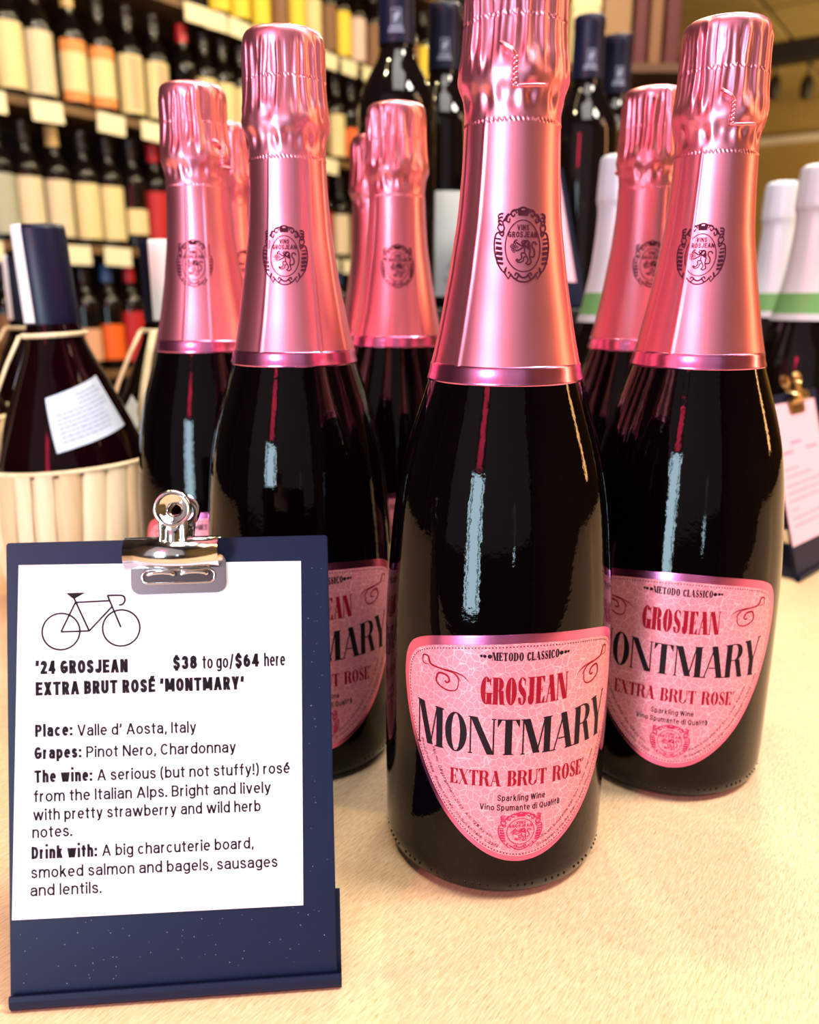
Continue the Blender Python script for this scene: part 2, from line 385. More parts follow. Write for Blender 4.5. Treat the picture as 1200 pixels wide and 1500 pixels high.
FONT = {
 'a': (.44, [_l(1, 0, 1, .48), _c((.04, .52), (.22, .70), (.55, .72), (.9, .66), (1, .46)), _c((1, .42), (.5, .42), (.08, .34), (.02, .14), (.3, 0), (.75, .05), (1, .22))]),
 'b': (.47, [_l(0, 0, 0, 1.05), _bowl]), 'c': (.45, [_a(.5, .36, .5, .36, 38, 322)]), 'd': (.47, [_l(1, 0, 1, 1.05), _bowl]),
 'e': (.46, [_a(.5, .36, .5, .36, 0, 318), _l(.1, .37, .9, .37)]), 'f': (.27, [_l(.45, 0, .45, .8), _c((.45, .78), (.52, 1.0), (1.1, 1.05)), _l(0, .72, 1, .72)]),
 'g': (.47, [_l(1, 0, 1, .72), _bowl, _c((1, .05), (.95, -.2), (.5, -.29), (.08, -.18))]), 'h': (.44, [_l(0, 0, 0, 1.05), _c((0, .45), (.2, .68), (.6, .73), (.92, .64), (1, .42)), _l(1, 0, 1, .42)]),
 'i': (0, [_l(0, 0, 0, .72), ('.', 0, 1.0)]), 'j': (.1, [_l(1, -.1, 1, .72), ('.', 1, 1.0), _c((1, -.08), (.8, -.25), (-1, -.28))]), 'k': (.43, [_l(0, 0, 0, 1.05), _d(.0, .28, .85, .72), _d(1, 0, .32, .45)]), 'l': (0, [_l(0, 0, 0, 1.05)]),
 'm': (.80, [_l(0, 0, 0, .72), _l(.5, 0, .5, .45), _l(1, 0, 1, .45), _c((0, .45), (.12, .68), (.3, .73), (.46, .65), (.5, .42)), _c((.5, .45), (.62, .68), (.8, .73), (.96, .65), (1, .42))]),
 'n': (.44, [_l(0, 0, 0, .72), _c((0, .45), (.2, .68), (.6, .73), (.92, .64), (1, .42)), _l(1, 0, 1, .42)]), 'o': (.48, [_bowl]),
 'p': (.47, [_l(0, -.28, 0, .72), _bowl]), 'q': (.47, [_l(1, -.28, 1, .72), _bowl]), 'r': (.24, [_l(0, 0, 0, .72), _c((0, .45), (.4, .68), (1.05, .71))]),
 's': (.40, [_c((.95, .53), (.72, .70), (.4, .73), (.08, .64), (.08, .47), (.5, .37), (.93, .26), (.93, .08), (.55, -.01), (.2, .04), (0, .19))]),
 't': (.25, [_l(.45, .15, .45, .95), _c((.45, .16), (.55, .02), (1.0, 0)), _l(0, .72, 1, .72)]), 'u': (.44, [_l(1, 0, 1, .72), _c((0, .30), (.08, .08), (.4, -.01), (.8, .06), (1, .27)), _l(0, .30, 0, .72)]),
 'v': (.44, [_d(.5, 0, 0, .72), _d(.5, 0, 1, .72)]), 'w': (.84, [_d(.25, 0, 0, .72), _d(.25, 0, .5, .72), _d(.75, 0, .5, .72), _d(.75, 0, 1, .72)]), 'x': (.44, [_d(0, 0, 1, .72), _d(1, 0, 0, .72)]),
 'y': (.44, [_d(.5, 0, 0, .72), _d(.45, -.05, 1, .72), _c((.5, .0), (.36, -.22), (0, -.28))]), 'z': (.42, [_l(0, .72, 1, .72), _l(0, 0, 1, 0), _d(0, 0, 1, .72)]),
 'A': (.66, [_d(0, 0, .5, 1), _d(1, 0, .5, 1), _l(.2, .3, .8, .3)]), 'B': (.50, [_l(0, 0, 0, 1), _l(0, 1, .5, 1), _l(0, .52, .5, .52), _l(0, 0, .5, 0), _a(.5, .76, .45, .24, -90, 90), _a(.5, .26, .5, .26, -90, 90)]),
 'C': (.58, [_a(.5, .5, .5, .5, 38, 322)]), 'D': (.54, [_l(0, 0, 0, 1), _l(0, 1, .4, 1), _l(0, 0, .4, 0), _a(.4, .5, .6, .5, -90, 90)]), 'E': (.46, [_l(0, 0, 0, 1), _l(0, 1, 1, 1), _l(0, .52, .85, .52), _l(0, 0, 1, 0)]),
 'F': (.46, [_l(0, 0, 0, 1), _l(0, 1, 1, 1), _l(0, .5, .85, .5)]), 'G': (.58, [_a(.5, .5, .5, .5, 38, 330), _l(1, .2, 1, .45), _l(.6, .45, 1, .45)]), 'H': (.58, [_l(0, 0, 0, 1), _l(1, 0, 1, 1), _l(0, .5, 1, .5)]), 'I': (0, [_l(0, 0, 0, 1)]),
 'J': (.44, [_l(1, .3, 1, 1), _c((1, .32), (.9, .06), (.5, 0), (.12, .06), (0, .28))]), 'K': (.54, [_l(0, 0, 0, 1), _d(0, .38, .9, 1), _d(1, 0, .3, .6)]), 'L': (.44, [_l(0, 0, 0, 1), _l(0, 0, 1, 0)]),
 'M': (.84, [_l(0, 0, 0, 1), _l(1, 0, 1, 1), _d(.5, .18, .04, 1), _d(.5, .18, .96, 1)]), 'N': (.58, [_l(0, 0, 0, 1), _l(1, 0, 1, 1), _d(1, 0, 0, 1)]), 'O': (.60, [_a(.5, .5, .5, .5, 0, 360)]),
 'P': (.50, [_l(0, 0, 0, 1), _l(0, 1, .5, 1), _l(0, .46, .5, .46), _a(.5, .73, .5, .27, -90, 90)]), 'Q': (.60, [_a(.5, .5, .5, .5, 0, 360), _d(1, -.1, .6, .2)]), 'R': (.52, [_l(0, 0, 0, 1), _l(0, 1, .5, 1), _l(0, .48, .5, .48), _a(.5, .74, .45, .26, -90, 90), _d(1, 0, .5, .46)]),
 'S': (.50, [_c((.97, .73), (.85, .93), (.5, 1.0), (.15, .93), (.04, .74), (.2, .58), (.5, .5), (.85, .4), (.97, .22), (.8, .05), (.48, -.01), (.15, .06), (0, .27))]), 'T': (.56, [_l(.5, 0, .5, 1), _l(0, 1, 1, 1)]),
 'U': (.54, [_l(0, .32, 0, 1), _l(1, .32, 1, 1), _a(.5, .33, .5, .33, 180, 360)]), 'V': (.62, [_d(.5, 0, 0, 1), _d(.5, 0, 1, 1)]), 'W': (.86, [_d(.25, 0, 0, 1), _d(.25, 0, .5, 1), _d(.75, 0, .5, 1), _d(.75, 0, 1, 1)]), 'X': (.58, [_d(0, 0, 1, 1), _d(1, 0, 0, 1)]),
 'Y': (.58, [_l(.5, 0, .5, .42), _d(.5, .42, 0, 1), _d(.5, .42, 1, 1)]), 'Z': (.54, [_l(0, 1, 1, 1), _l(0, 0, 1, 0), _d(0, 0, 1, 1)]),
 '0': (.46, [_a(.5, .5, .5, .5, 0, 360)]), '1': (.2, [_l(1, 0, 1, 1), _d(0, .8, 1, .98)]), '2': (.46, [_c((.02, .72), (.15, .94), (.5, 1.0), (.88, .9), (.92, .68), (.6, .4), (.0, 0)), _l(0, 0, 1, 0)]),
 '3': (.44, [_c((.02, .75), (.2, .96), (.55, 1.0), (.9, .88), (.9, .65), (.6, .52), (.35, .52)), _c((.35, .52), (.7, .50), (.97, .34), (.93, .1), (.5, -.01), (.15, .06), (0, .26))]),
 '4': (.50, [_l(.75, 0, .75, 1), _d(0, .28, .75, 1), _l(0, .25, 1, .25)]), '5': (.44, [_l(.1, 1, .9, 1), _l(.1, .5, .1, 1), _c((.1, .52), (.5, .64), (.95, .5), (.95, .15), (.5, 0), (0, .12))]),
 '6': (.46, [_a(.5, .31, .5, .31, 0, 360), _c((0, .32), (.05, .65), (.3, .9), (.82, 1.0))]), '7': (.44, [_l(0, 1, 1, 1), _d(.3, 0, 1, 1)]), '8': (.46, [_a(.5, .27, .5, .27, 0, 360), _a(.5, .77, .42, .23, 0, 360)]), '9': (.46, [_a(.5, .69, .5, .31, 0, 360), _c((1, .68), (.95, .35), (.7, .1), (.18, 0))]),
 '$': (.46, [_c((.97, .73), (.85, .93), (.5, 1.0), (.15, .93), (.04, .74), (.2, .58), (.5, .5), (.85, .4), (.97, .22), (.8, .05), (.48, -.01), (.15, .06), (0, .27)), _l(.5, 1.0, .5, 1.12), _l(.5, -.12, .5, 0)]),
 '/': (.34, [_d(0, -.12, 1, 1.05)]), '(': (.16, [_c((1, 1.15), (.2, .85), (0, .45), (.2, .05), (1, -.25))]), ')': (.16, [_c((0, 1.15), (.8, .85), (1, .45), (.8, .05), (0, -.25))]),
 '!': (0, [_l(0, .34, 0, 1), ('.', 0, .02)]), '.': (0, [('.', 0, .02)]), ',': (.06, [_d(.3, -.14, 1, .06)]), ':': (0, [('.', 0, .02), ('.', 0, .62)]), '-': (.3, [_l(0, .36, 1, .36)]), '%': (.6, [_a(.2, .78, .2, .2, 0, 360), _a(.8, .22, .2, .2, 0, 360), _d(.1, 0, .9, 1)]),
 '\u2018': (.07, [_d(0, .78, .8, 1.02)]), '\u2019': (.07, [_d(.2, .74, 1, 1.0)]), '\u2022': (0, [('.', 0, .42)]),
}
for a_, b_, y_ in (('\u00e9', 'e', .86), ('\u00c9', 'E', 1.15)): FONT[a_] = (FONT[b_][0], FONT[b_][1]+[_d(.42, y_, .75, y_+.14)])
FONT['\u00e0'] = (FONT['a'][0], FONT['a'][1]+[_d(.55, .86, .25, 1.0)])
def sans(text, width, cap, weight=.13, gap=.17):
    """stroke-drawn sans text: left edge 0, baseline 0, exact width and cap height; weight = stroke / cap height"""
    SP = .44 if weight > .19 else .30; t = weight*cap; fixed = 0; flex = 0
    for ch in text:
        if ch == ' ': flex += SP
        else: fixed += t; flex += FONT[ch][0]+gap
    k = (width-fixed)/(flex-gap); g = Print(); x = 0
    Y = lambda y: y*(cap-t)+t/2
    for ch in text:
        if ch == ' ': x += SP*k; continue
        w_, prims = FONT[ch]; X = lambda q: x+t/2+q*w_*k
        for p in prims:
            if p[0] == 'l':
                x0, y0, x1, y1 = X(p[1]), Y(p[2]), X(p[3]), Y(p[4])
                if abs(x1-x0) < 1e-6: g.P.append([(x0-t/2, min(y0, y1)-t/2), (x0+t/2, min(y0, y1)-t/2), (x0+t/2, max(y0, y1)+t/2), (x0-t/2, max(y0, y1)+t/2)])
                else: g.P.append([(min(x0, x1)-t/2, y0-t*.45), (max(x0, x1)+t/2*(ch not in 'DPBR'), y0-t*.45), (max(x0, x1)+t/2*(ch not in 'DPBR'), y0+t*.45), (min(x0, x1)-t/2, y0+t*.45)])
            elif p[0] == 'd':
                x0, y0, x1, y1 = X(p[1]), Y(p[2]), X(p[3]), Y(p[4])
                if y1 < y0: x0, y0, x1, y1 = x1, y1, x0, y0
                hw = t*math.hypot(x1-x0, y1-y0)/abs(y1-y0)/2; sl = (x1-x0)/(y1-y0)*t/2*.0
                g.P.append([(x0-hw, y0-t/2), (x0+hw, y0-t/2), (x1+hw, y1+t/2), (x1-hw, y1+t/2)])
            elif p[0] == 'a':
                n = max(8, int(abs(p[6]-p[5])/20)); pts = []
                for i in range(n+1):
                    a = radians(p[5]+(p[6]-p[5])*i/n); pts.append((X(p[1]+p[3]*cos(a)), Y(p[2]+p[4]*sin(a))))
                if abs(p[6]-p[5]) >= 360:
                    m = len(pts)-1; L = []; R = []
                    for i in range(m):
                        a = pts[(i-1) % m]; b = pts[(i+1) % m]; dx, dy = b[0]-a[0], b[1]-a[1]; l = math.hypot(dx, dy)
                        L.append((pts[i][0]-dy/l*t/2, pts[i][1]+dx/l*t/2)); R.append((pts[i][0]+dy/l*t/2, pts[i][1]-dx/l*t/2))
                    for i in range(m): g.P.append([R[i], R[(i+1) % m], L[(i+1) % m], L[i]])
                else: g.stroke(pts, t)
            elif p[0] == 'c': g.curve([(X(a), Y(b)) for a, b in p[1]], t, 4)
            else:
                r_ = t*(.5 if weight > .19 else .62); yy = Y(p[2]+(.22 if weight > .19 and p[2] > .9 else 0)); g.P.append([(X(p[1])-r_, yy-r_), (X(p[1])+r_, yy-r_), (X(p[1])+r_, yy+r_), (X(p[1])-r_, yy+r_)])
        x += w_*k+t+gap*k
    return g

# ------------------------------------------------------------------ setting: the shop
def room_box(name, s0, t0, z0, s1, t1, z1, m, parent=None, bev=0):
    bm = box_bm(s0, t0, z0, s1, t1, z1, bev)
    for v in bm.verts: v.co = room_pt(*v.co)
    bmesh.ops.recalc_face_normals(bm, faces=bm.faces[:])
    return bm_obj(name, bm, m, parent)
M['plaster'] = mat('ochre_plaster', (0.30, 0.19, 0.05), 0.8, noise=(2, (0.36, 0.24, 0.08)))
M['plaster_light'] = mat('pale_plaster', (0.62, 0.52, 0.46), 0.8, noise=(2, (0.66, 0.58, 0.52)))
M['ceil'] = mat('ceiling_tile', (0.30, 0.20, 0.06), 0.85, noise=(3, (0.36, 0.25, 0.09)))
M['dark_beam'] = mat('dark_beam', (0.015, 0.010, 0.008), 0.6)
M['floor'] = mat('dark_floor', (0.06, 0.04, 0.03), 0.5, noise=(4, (0.09, 0.06, 0.04)))
ST = (-2.75, -0.42, -1.0, 7.95, 5.2, 2.05)     # room extents in (s, t, z)
tag(room_box('floor', ST[0], ST[1], -1.05, ST[3], ST[4], -1.0, M['floor']), kind='structure')
cl = tag(room_box('ceiling', ST[0], ST[1], 2.06, ST[3], ST[4], 2.12, M['dark_beam']), kind='structure')
k = 0
for i in range(5):
    for j in range(6):       # the part of the tiled ceiling the photograph looks at
        s0 = 3.0+i*0.98; t0 = -.35+j*0.92
        room_box('ceiling_tile', s0, t0, 2.035+random.uniform(0, .006), s0+0.95, t0+0.89, 2.06, M['ceil'], cl, 0.006)
for s in (5.75,):
    tag(room_box('ceiling_beam', s, -.4, 1.90, s+0.16, 5.2, 2.035, M['dark_beam'], None, 0.004), kind='structure')
tag(room_box('wall_left', ST[0], -0.47, -1, ST[3], -0.42, 2.06, M['shelf_back']), kind='structure')
tag(room_box('wall_back', 7.9, -0.42, -1, 7.95, 5.2, 2.06, M['plaster']), kind='structure')
tag(room_box('trim_1', 7.83, -0.42, 1.655, 7.9, 5.2, 1.725, M['plaster_light'], None, .01), kind='structure')
tag(room_box('wall_right', ST[0], 5.2, -1, ST[3], 5.25, 2.06, M['plaster']), kind='structure')
# entrance wall behind the camera with its shop window openings
tag(room_box('wall_front', -2.82, -0.42, -1, -2.76, 5.2, 2.06, M['floor']), kind='structure')
wf = tag(room_box('window_1', -2.76, 0.98, -.12, -2.735, 1.10, 2.02, M['dark_beam']), kind='structure')
for t0, t1, z0, z1 in ((1.86, 1.885, -.3, 2.0), (2.155, 2.18, -.3, 2.0), (4.72, 4.80, -.1, 2.0)): room_box('window_frame', -2.76, t0, z0, -2.70, t1, z1, M['dark_beam'], wf)

# table top the display stands on
tb = empty('display_table', (0.1, 0.55, 0))
tag(tb, 'pale maple table under the pink foil bottles', 'table')
box('table_top', (-1.3, -0.50, -0.035), (1.4, 0.75, 0), M['table'], tb, 0.003)
box('apron', (-1.2, -0.42, -0.12), (1.3, -0.39, -0.036), M['table'], tb)
box('apron', (-1.2, 0.64, -0.12), (1.3, 0.67, -0.036), M['table'], tb)
for x in (-1.2, 1.24):
    for y in (-0.42, 0.61): box('leg', (x, y, -1.0), (x+.06, y+.06, -0.036), M['table'], tb)

# ------------------------------------------------------------------ the sparkling wine bottles
BODY = smooth_prof([(0.0365, 0.0004), (0.0405, 0.0010), (0.0432, 0.0040), (0.0440, 0.0090), (0.0443, 0.03), (0.0443, 0.067), (0.0440, 0.095), (0.0432, 0.111), (0.0420, 0.125), (0.0407, 0.1385),
        (0.0387, 0.152), (0.0356, 0.165), (0.0315, 0.178), (0.0277, 0.1896), (0.0258, 0.197), (0.0225, 0.211), (0.0195, 0.228), (0.0175, 0.245), (0.0160, 0.26), (0.0152, 0.272), (0.0152, 0.300)], 0.003)
LABEL_EDGE = smooth_prof([(0, 17.5), (6, 18.3), (12, 20.6), (18, 24.6), (24, 30), (30, 37.0), (36, 46.5), (41, 57), (45.4, 70), (47.5, 81), (47.8, 88), (46.8, 94), (43.8, 98.8), (38, 102), (30, 104.2), (20, 105.9), (10, 106.9), (0, 107.4)], 1.0)
def label_half(v):
    """half width of the front label at height v (mm)"""
    T = LABEL_EDGE
    hi = [(a, b) for a, b in T]
    for (r0, z0), (r1, z1) in zip(hi, hi[1:]):
        if z0 <= v <= z1: return r0+(r1-r0)*(v-z0)/(z1-z0) if z1 > z0 else r0
    return 0.0
RB = 0.0443
def cylmap(off):
    def f(u, v):      # mm on the label, to the bottle's own space
        r = interp(BODY_T, v/1000)+off
        a = u/1000/RB
        return Vector((r*sin(a), -r*cos(a), v/1000))
    return f
BODY_T = BODY
def label_patch(name, m, parent, inset, top_inset, off, nv=120, nu=40):
    f = cylmap(off); V = []; F = []
    z0 = 17.5+inset; z1 = 107.4-top_inset
    kz = (107.4-17.5)/(z1-z0); kx = (47.8-inset)/47.8
    rows = [z0+(z1-z0)*(0.5-0.5*cos(pi*i/nv)) for i in range(nv+1)]
    for z in rows:
        hw = max(0.05, label_half(min(107.4, max(17.5, 17.5+(z-z0)*kz)))*kx)
        for j in range(nu+1):
            V.append(f(-hw+2*hw*j/nu, z))
    for i in range(nv):
        for j in range(nu):
            a = i*(nu+1)+j; F.append((a, a+1, a+nu+2, a+nu+1))
    return mesh_obj(name, V, F, m, parent, True)
def outline_pts(inset, top_inset, n=200):
    z0 = 17.5+inset; z1 = 107.4-top_inset; kx = (47.8-inset)/47.8
    T = LABEL_EDGE
    P = [(a*kx, z0+(b-17.5)*(z1-z0)/89.9) for a, b in T]
    P = P+[(-a, b) for a, b in reversed(P[1:-1])]+[P[0]]
    # equal spacing
    L = [0]
    for a, b in zip(P, P[1:]): L.append(L[-1]+math.hypot(b[0]-a[0], b[1]-a[1]))
    out = []; j = 0
    for i in range(n):
        d = L[-1]*i/n
        while L[j+1] < d: j += 1
        t = (d-L[j])/(L[j+1]-L[j]); out.append((P[j][0]+(P[j+1][0]-P[j][0])*t, P[j][1]+(P[j+1][1]-P[j][1])*t))
    return out, L[-1]

def emblem_print():
    """the crest: 16 wide (-8..8), 18.6 high"""
    e = Print(); w = .42
    e.arc(0, -.2, 5.3, 6.7, .30, .30, 0, 360, 40)                       # inner oval
    for s in (-1, 1):
        # side garlands: an outer and an inner line with heavy bars between
        e.curve([(s*6.3, 3.4), (s*7.9, 2.9), (s*8.3, .5), (s*7.9, -2.2), (s*6.9, -4.8), (s*5.7, -6.6)], w)
        e.curve([(s*5.6, -6.6), (s*5.0, -6.9), (s*4.9, -5.9)], w)
        for y, wd in ((1.6, .45), (.5, .7), (-.8, .9), (-2.1, 1.0), (-3.4, .9), (-4.6, .7)):
            x = 6.3+.25*(y+4.6)/6; e.stroke([(s*(x-.35+.1*y), y-.1), (s*(x+1.35+.06*y), y+.15)], wd*.95)
        # wing feathers at the upper corners
        e.curve([(s*6.4, 3.0), (s*5.6, 4.2), (s*6.1, 5.8), (s*5.2, 7.0)], w)
        e.curve([(s*6.5, 3.2), (s*7.5, 4.4), (s*7.2, 5.6), (s*7.6, 7.6)], w)
        for q in ((7.5, 7.6, 6.0, 7.9), (7.4, 6.7, 6.1, 7.0), (7.6, 5.9, 6.3, 5.9), (7.3, 5.0, 6.3, 4.9)):
            e.curve([(s*q[0], q[1]), (s*(q[0]+q[2])/2, q[1]+.35), (s*q[2], q[3])], .5, 4)
        e.curve([(s*7.0, 3.1), (s*6.1, 2.3), (s*5.7, 3.1), (s*6.2, 3.6)], w)
        # scrolls beside the crown
        e.curve([(s*1.9, 8.0), (s*2.8, 8.9), (s*3.8, 8.0), (s*3.0, 7.2), (s*2.5, 7.9)], w)
        e.curve([(s*3.4, 8.0), (s*4.6, 7.4), (s*5.0, 6.2), (s*4.2, 5.8), (s*4.0, 6.8)], w)
        e.curve([(s*4.4, 8.0), (s*5.2, 7.2), (s*5.5, 6.0)], w)
        e.curve([(s*.6, 9.0), (s*2.2, 8.9), (s*3.6, 8.4)], .5)
        # ribbon below
        e.stroke([(s*4.6, -5.6), (s*5.0, -7.2), (s*4.0, -8.6), (s*3.3, -7.2)], w)
        e.curve([(s*3.6, -7.3), (s*2.2, -8.6), (s*1.3, -7.6), (s*2.0, -7.1), (s*2.3, -7.8)], w)
        e.curve([(s*2.6, -8.4), (s*1.2, -9.2), (s*0, -9.4)], w)
        e.curve([(s*1.4, -7.4), (s*.7, -8.1), (0, -8.3)], .5)
        e.disc(s*3.9, -7.0, .3)
    # crown on top
    e.poly([(-1.5, 7.4), (1.5, 7.4), (1.8, 8.8), (-1.8, 8.8)]); e.curve([(-1.9, 8.9), (0, 9.5), (1.9, 8.9)], .5)
    # name inside the oval
    v = sans('VINS', 3.6, 1.45, .19); e.add(v, lambda a, b: (a-1.8, b+3.75))
    g = sans('GROSJEAN', 8.8, 1.5, .19); e.add(g, lambda a, b: (a-4.4, b+1.95))
    # the rampant lion holding grapes
    e.arc(1.0, .35, 1.0, 1.05, .55, .6); e.disc(1.55, -.3, .6, .8); e.arc(.2, .75, .75, .6, .35, .3); e.curve([(-.6, .9), (-.2, .3), (.4, .1)], .35)                   # mane and head
    e.curve([(1.7, -.3), (2.0, -1.4), (1.8, -2.4), (1.9, -3.4), (2.2, -4.3), (1.4, -4.9), (.8, -4.7)], .38)   # back and standing leg
    e.curve([(.4, -.7), (.3, -1.6), (.6, -2.3), (1.0, -3.0), (1.3, -3.7), (.9, -4.4), (.5, -4.7)], .34)
    e.curve([(.4, -2.0), (-.6, -2.1), (-.5, -3.2), (-1.3, -3.9), (-1.8, -3.5)], .38)                  # raised leg
    e.curve([(.7, -2.9), (.1, -3.1), (-.1, -4.0), (-1.2, -4.4), (-2.0, -3.9), (-1.8, -3.5)], .34)
    e.curve([(.2, -.4), (-.7, -.9), (-1.5, -1.3), (-2.2, -1.4)], .4); e.curve([(.3, .0), (-.6, -.1), (-1.4, .3), (-2.0, .7)], .4)
    e.curve([(1.9, -3.0), (3.1, -2.8), (3.3, -1.4), (2.6, -.3), (2.8, .7), (3.7, .7), (4.0, .1)], .42)   # tail
    for x, y in ((-2.6, .2), (-3.2, .0), (-2.3, -.3), (-2.9, -.5), (-3.5, -.4), (-2.5, -.9), (-3.1, -1.1), (-2.7, -1.6), (-2.2, .6), (-1.7, -.5)):
        e.arc(x, y, .36, .36, .17, .17, 0, 360, 8)
    e.curve([(-2.8, .5), (-2.3, 1.2), (-1.7, 1.3)], .35)
    return e
EMB = emblem_print()

def text_on_path(text, pts, closed_len, start, size, reverse=False):
    """tiny italic-like text run along an outline; returns a Print in label mm"""
    out = Print(); L = [0]
    for a, b in zip(pts, pts[1:]): L.append(L[-1]+math.hypot(b[0]-a[0], b[1]-a[1]))
    width = L[-1]; g = sans(text, width*.97, size)
    def f(x, y):
        x = min(max(x, 0), L[-1]-1e-4); j = 0
        while L[j+1] < x: j += 1
        t = (x-L[j])/(L[j+1]-L[j]); p = pts[j]; q = pts[j+1]
        dx, dy = q[0]-p[0], q[1]-p[1]; l = math.hypot(dx, dy) or 1
        return (p[0]+dx*t-dy/l*y, p[1]+dy*t+dx/l*y)
    out.add(g, f); return out

def flourish(s):
    """red calligraphic scroll, around label point (0,0); s mirrors it"""
    e = Print()
    e.curve([(s*-12.0, 5.2), (s*-14.6, 5.3), (s*-14.8, 8.0), (s*-12.6, 8.2), (s*-11.2, 5.6), (s*-6.5, 4.9), (s*-1.6, 4.2), (s*.6, 1.6)], (.22, .75, .2), 8)
    e.curve([(s*-8.0, 5.0), (s*-3.0, 5.0), (s*1.2, 4.0), (s*3.4, 2.2)], (.2, .5, .15), 6)
    e.curve([(s*-3.0, 4.8), (s*-.4, 2.6), (s*-.9, -1.6), (s*-4.6, -2.6), (s*-8.6, -.6), (s*-8.0, 3.0), (s*-4.8, 3.0), (s*-3.6, 1.2), (s*-4.6, .2), (s*-5.4, .8)], (.2, .7, .6), 8)
    return e

_rp = random.Random(11)
PLEATS = []
_a = 0.0
while _a < 2*pi-.12:
    PLEATS.append((_a, _rp.uniform(.5, 1.1), _rp.uniform(.03, .07), _rp.uniform(-.003, .003), _rp.uniform(285, 292), _rp.uniform(314, 319)))
    _a += _rp.uniform(.19, .44)
def foil_fn(r, z, t):
    """crinkles of the foil over the wire cage"""
    zz = z*1000; k = 0.0
    if zz > 284 and zz < 320.5:
        for (a0, am, wd, sl, zl, zh) in PLEATS:
            c = a0+sl*(zz-300)+.012*sin(zz*.3+a0*7)
            d = (t-c+pi) % (2*pi)-pi
            if abs(d) < wd*3.5:
                fz = min(1, max(0, (zz-zl)/4))*min(1, max(0, (zh+2-zz)/3))
                k += fz*am*.00125*(math.exp(-(d/wd)**2)-.25)
        k += .00016*sin(7*t+zz*.12)*sin(zz*.17+3*t)
    if 283 < zz < 293:   # faceted collar over the wire ring
        a = 1-abs(zz-288)/5
        k += a*0.0005*(cos(4*t+.4)+.5*sin(9*t+1)+.3*sin(17*t))
    if 275 < zz <= 285:
        a = 1-abs(zz-280)/5
        k += a*0.00038*(sin(13*t+zz*.3)+.7*sin(22*t+2))
    for zc in (273.2, 303.2):     # perforation lines
        d = abs(zz-zc)
        if d < .75: k += 0.00026*(1-d/.75)*(1 if sin(64*t+(zz-zc)*2.2) > .1 else -1)
    if zz < 276:                  # long folds and soft dents of the sleeve
        f = min(1, (276-zz)/6)
        for a0, am, wd in ((-.82, .00042, .035), (1.02, .00030, .03), (2.4, .0004, .03), (3.9, .0003, .03), (4.9, .0004, .03)):
            d = (t-a0-.0012*(zz-230)+pi) % (2*pi)-pi; k += f*am*math.exp(-(d/wd)**2)
        k += .00007*sin(5*t+zz*.05)+.00006*sin(3*t+zz*.11)
    return max(0.0001, r+k), z
